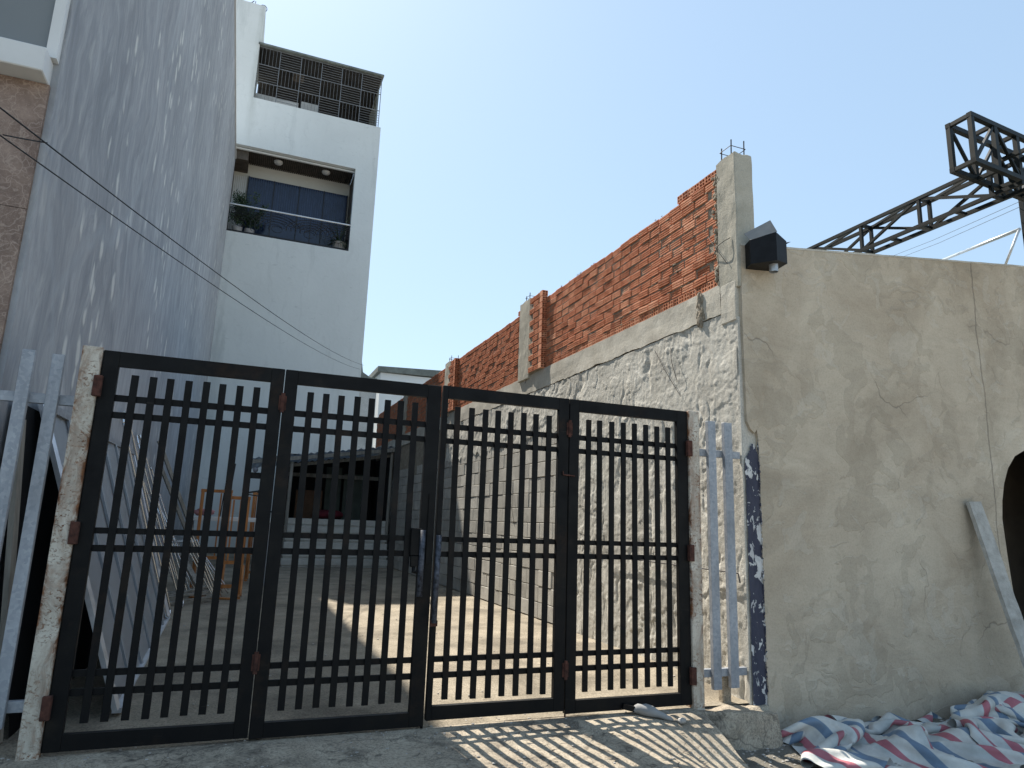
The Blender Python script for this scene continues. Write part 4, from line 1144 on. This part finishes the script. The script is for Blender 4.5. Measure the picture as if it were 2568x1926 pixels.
# orange wooden stands
def stand(x, y, h, w_, label, foot=.35):
    t = thing('wooden_stand', label, 'stand', (x, y, .06), 'orange wooden stands')
    for dx in (0, w_): obj('post', obox(x+dx-.025, y-.02, .07, x+dx+.025, y+.02, .06+h, .003), M_ORANGE, t)
    obj('top_bar', obox(x-.03, y-.022, .06+h+.001, x+w_+.03, y+.022, .06+h+.05, .003), M_ORANGE, t)
    for z in (.18, .52): obj('cross_bar', obox(x+.026, y-.015, z, x+w_-.026, y+.015, z+.05), M_ORANGE, t)
    for k in range(2):
        xs = x+w_*(k+1)/3; obj('slat', obox(xs-.012, y-.01, .575, xs+.012, y+.01, .055+h), M_ORANGE, t)
    for dx in (0, w_):
        b = BM(); bar(b, (x+dx, y-foot, .075), (x+dx, y+foot, .075), .05, .03); obj('foot', b, M_ORANGE, t)
        b = BM(); bar(b, (x+dx+.03, y-foot+.05, .10), (x+dx+.03, y, .5), .025, .025); obj('brace', b, M_ORANGE, t)
stand(-.16, 11.2, 1.40, .30, 'nearest orange-brown wooden stand with a tall narrow frame')
stand(-.55, 12.3, 1.52, .42, 'orange-brown wooden stand behind the nearest one, partly hidden')
stand(.27, 13.9, 1.55, .12, 'slim orange-brown wooden stand nearest the shed steps', .25)
b = BM(); bar(b, (-.5, 11.05, .075), (.12, 10.75, .075), .07, .02); tag(obj('wooden_strip', b, M_ORANGE), 'flat reddish wooden strip lying in front of the orange stands', 'wood strip')
TB = thing('work_table', 'white-topped table standing behind the orange wooden stands', 'table', (.1, 13.0, .06))
obj('table_top', obox(-.75, 12.75, 1.12, .62, 13.4, 1.19, .004), M_TRIM, TB)
for x in (-.70, .57):
    for y in (12.80, 13.35): obj('leg', obox(x-.02, y-.02, .06, x+.02, y+.02, 1.119), M_GALV, TB)
b = BM(); bar(b, (.38, 13.2, 1.30), (.62, 13.2, 1.31), .05, .03); bar(b, (.1, 13.2, 1.62), (.30, 13.2, 1.66), .04, .03); bar(b, (.30, 13.2, 1.66), (.55, 13.2, 1.60), .03, .05); bar(b, (.12, 13.2, 1.60), (.55, 13.2, 1.55), .02, .02); bar(b, (.33, 13.2, 1.19), (.33, 13.2, 1.64), .03, .03)
tag(obj('black_clamp_rack', b, M_IRON), 'black metal bracket with handles standing on the white table', 'bracket')
b = BM()
for k in range(5): blob(b, (-.62+.05*k, 12.9, 1.26+.02*(k % 2)), .07, 1, 1, .8)
tag(obj('pink_cloth', b, M_PINK, smooth=True), 'crumpled pink cloth on the left end of the white table', 'cloth')
b = BM(); box(b, -1.15, 9.9, .75, -.95, 10.1, .87, .01); tag(obj('orange_tin', b, m_simple('orange_paint', (.55, .18, .04), .6)), 'small orange tin behind the gate among the chrome frames', 'tin')
# small rods leaning on wall
for k, dx in enumerate((0, .1)):
    b = BM(); cyl(b, (-.1+dx, 15, .06), (-.14+dx, 22.9, 2.9), .012, 6) if False else cyl(b, (-.28+dx, 13.5, 1.19), (-.22+dx, 13.55, 2.15), .010, 6)
    tag(obj('thin_rod', b, M_IRON), ('left', 'right')[k]+' of the two thin dark rods standing upright on the white table', 'rod', 'rods on the table')

# ================================================================== PLANK, TARPAULIN, BITS
a_, c_ = Vector((6.235, 4.33, 1.585)), Vector((6.34, 3.93, -.24))
b = BM(); bar(b, c_, a_, .16, .035, Vector((0, 1, 0)))
bmesh.ops.subdivide_edges(b, edges=[e for e in b.edges if e.calc_length() > 1], cuts=30)
for v in b.verts: v.co.x += .006*fbm(v.co.z*4, v.co.y*3, 1); v.co.y += .004*fbm(v.co.z*6, v.co.x*8, 4)
tag(obj('plank', b, M_PLANK), 'cement-smeared grey plank leaning on the plastered wall beside the arch', 'plank')

def cloth(nx, ny, Lx, Ly, cx, cy_, sx, sy2, ang, floor, steps, seed, lift=.5):
    """small mass-spring drape: a sheet squeezed into a smaller area and dropped"""
    rs = np.random.RandomState(seed)
    u, v = np.meshgrid(np.linspace(0, 1, nx), np.linspace(0, 1, ny), indexing='ij')
    def sn(f, ph): 
        a = np.zeros_like(u)
        for k in range(5):
            fx, fy_ = rs.uniform(-f, f), rs.uniform(-f, f); a += np.sin(2*np.pi*(fx*u+fy_*v)+rs.uniform(0, 6.28))
        return a/5
    X = (u-.5)*sx+.10*sn(3, 0); Y = (v-.5)*sy2+.09*sn(3, 1); Z = lift+.20*sn(2.5, 2)+.09*sn(6, 3)
    ca, sa = math.cos(ang), math.sin(ang)
    p = np.stack([cx+X*ca-Y*sa, cy_+X*sa+Y*ca, Z], -1); q = p.copy()
    hx, hy = Lx/(nx-1), Ly/(ny-1)
    con = [(slice(0, -1), slice(None), slice(1, None), slice(None), hx, 1), (slice(None), slice(0, -1), slice(None), slice(1, None), hy, 1),
           (slice(0, -1), slice(0, -1), slice(1, None), slice(1, None), math.hypot(hx, hy), .8), (slice(1, None), slice(0, -1), slice(0, -1), slice(1, None), math.hypot(hx, hy), .8),
           (slice(0, -4), slice(None), slice(4, None), slice(None), 4*hx, .12), (slice(None), slice(0, -4), slice(None), slice(4, None), 4*hy, .12)]
    for s in range(steps):
        vel = (p-q)*.965; q = p.copy(); p = p+vel; p[..., 2] -= .0009
        for it in range(9):
            for (a, b_, c, d_, L, k) in con:
                dv = p[c, d_]-p[a, b_]; l = np.linalg.norm(dv, axis=-1, keepdims=True)+1e-9
                e = dv*((l-L)/l)*.5*k
                if L > 2*max(hx, hy): e = np.where(l < L*.9, dv*((l-L*.9)/l)*.5*k, 0)
                p[a, b_] += e*.9; p[c, d_] -= e*.9
            fl = floor(p[..., 0], p[..., 1])
            under = p[..., 2] < fl; p[..., 2] = np.where(under, fl, p[..., 2])
            q[..., 0] = np.where(under, q[..., 0]*.5+p[..., 0]*.5, q[..., 0]); q[..., 1] = np.where(under, q[..., 1]*.5+p[..., 1]*.5, q[..., 1])
            p[..., 1] = np.minimum(p[..., 1], 4.36)
    return p
def gauss(x, y, a, b_, sx, sy2, h): return h*np.exp(-((x-a)/sx)**2-((y-b_)/sy2)**2)
def floorf(x, y):
    return -.245+gauss(x, y, 6.05, 4.10, .40, .20, .27)+gauss(x, y, 6.6, 4.0, .3, .25, .12)+gauss(x, y, 4.12, 4.12, .10, .12, .20)+gauss(x, y, 4.42, 4.2, .07, .07, .16)+gauss(x, y, 4.55, 3.85, .18, .12, .12)+gauss(x, y, 5.2, 3.85, .2, .15, .12)+gauss(x, y, 4.85, 4.2, .10, .06, .17)+gauss(x, y, 4.7, 3.95, .12, .12, .10)+.012*np.sin(x*17)*np.cos(y*15)
def tarp(name, args, label):
    p = cloth(*args); nx, ny = p.shape[:2]
    b = BM()
    V = [[b.verts.new(p[i, j]) for j in range(ny)] for i in range(nx)]
    L = b.loops.layers.uv.new('UVMap')
    for i in range(nx-1):
        for j in range(ny-1):
            f = b.faces.new((V[i][j], V[i+1][j], V[i+1][j+1], V[i][j+1]))
            for lp, (a, c) in zip(f.loops, ((i, j), (i+1, j), (i+1, j+1), (i, j+1))): lp[L].uv = (a/(nx-1)*args[2]/2.6, c/(ny-1)*args[3]/2.6)
    o = obj(name, b, M_TARP, smooth=True)
    md = o.modifiers.new('sub', 'SUBSURF'); md.levels = 1; md.render_levels = 1
    return tag(o, label, 'tarpaulin', 'crumpled striped tarpaulins')
tarp('tarpaulin', (100, 56, 2.9, 1.5, 4.85, 3.88, 1.80, .62, -.10, floorf, 120, 3, .20), 'low crumpled red, white and blue striped tarpaulin nearest the gate')
tarp('tarpaulin', (90, 68, 2.4, 1.9, 6.1, 3.95, 1.40, .60, .06, floorf, 130, 11, .40), 'higher heap of red, white and blue striped tarpaulin below the plank')

# bag / capped plastic pipe on the ramp
BG = thing('cement_bag_scrap', 'crumpled pale bag scrap with a black end lying on the ramp by the gate', 'bag', (2.75, 4.30, 0))
b = BM(); tube(b, spline([(2.66, 4.36, .03), (2.73, 4.31, .035), (2.80, 4.25, .015), (2.88, 4.20, -.01)], 4), [.018, .026, .033, .038, .040, .040, .036, .030, .026, .022, .018, .012, .006], 8)
for v in b.verts: v.co += Vector((.006*N3(v.co.x*40, v.co.y*40), .006*N3(v.co.y*40, v.co.x*40, 3), .008*N3(v.co.x*30, v.co.z*30, 5)))
obj('scrap', b, M_GREYCARD, BG, smooth=True)
b = BM(); bar(b, (2.60, 4.385, .05), (2.67, 4.355, .035), .045, .035); obj('black_end', b, M_GATE, BG)
def stone(c, r, seed, label):
    b = BM(); bmesh.ops.create_icosphere(b, subdivisions=2, radius=r)
    for v in b.verts:
        k = 1+.35*fbm(v.co.x/r+seed, v.co.y/r, v.co.z/r, 2); v.co = Vector((v.co.x*k*1.2+c[0], v.co.y*k+c[1], v.co.z*k*.75+c[2]))
    tag(obj('stone', b, M_STONE), label, 'stone')
stone((2.93, 4.17, -.01), .026, 1, 'small pale lump of mortar beside the bag scrap on the ramp')
stone((6.62, 4.22, -.20), .07, 3, 'pale stone lying against the plastered wall behind the tarpaulin')
# gravel & debris
b = BM(); R3 = random.Random(21)
for k in range(1900):
    if k < 1100: x, y = R3.uniform(3.2, 7), R3.uniform(3.3, 4.36); z = fs_((x-3.12)/7, (y-1.4)/3.05)[2]
    elif k < 1500: x, y = R3.uniform(-1.1, 3.0), R3.uniform(3.4, 4.6); z = ramp_h(x, y)
    else: x, y = R3.uniform(-.9, 3.6), R3.uniform(4.7, 14); z = ramp_h(x, y)+.003
    r = R3.uniform(.0025, .008)*(1.5 if k < 1100 else 1)
    bmesh.ops.create_icosphere(b, subdivisions=0 or 1, radius=r, matrix=Matrix.Translation((x, y, z+r*.3)) @ Matrix.Diagonal((R3.uniform(.8, 1.8), R3.uniform(.8, 1.5), .6, 1)))
stuff(tag(obj('gravel', b, M_STONE), 'scattered grit and small stones over the concrete and soil', 'gravel'))
b = BM()
for k in range(70):
    x, y = R3.uniform(1.6, 2.9), R3.uniform(3.3, 4.1); z = ramp_h(x, y)+.012
    a = R3.uniform(-.6, .9); l = R3.uniform(.01, .035); d_ = Vector((math.cos(a), math.sin(a), R3.uniform(-.1, .1)))*l; s = Vector((-math.sin(a), math.cos(a), 0))*l*.22
    c = Vector((x, y, z)); b.faces.new([b.verts.new(c-d_), b.verts.new(c+s), b.verts.new(c+d_), b.verts.new(c-s)])
stuff(tag(obj('leaf_litter', b, M_SOFFIT), 'dry leaf and twig scraps scattered on the shaded ramp', 'litter'))

# ================================================================== OVERHEAD CABLES
def cable(q1, d1, q2, d2, sag, label, r=.006):
    a, c = at(*q1, 1, d1), at(*q2, 1, d2)
    pts = [a.lerp(c, t/24)-Vector((0, 0, sag*4*(t/24)*(1-t/24))) for t in range(25)]
    b = BM(); tube(b, pts, [r*(1+0*t) for t in range(25)], 5)
    tag(obj('overhead_cable', b, M_CABLE), label, 'cable', 'overhead cables')
cable((-30, 247), 3.9, (912, 916), 22.9, .20, 'upper black cable sloping down across the grey wall to the white building', .0048)
cable((-30, 318), 3.9, (903, 926), 22.9, .19, 'lower black cable sloping down across the grey wall to the white building', .0042)
cable((8, 338), 4.1, (118, 358), 4.44, .002, 'short black cable end reaching the edge of the brown marble', .004)
print('objects', len(COL.objects), 'tris', sum(len(o.data.polygons) for o in COL.objects if o.type == 'MESH'))
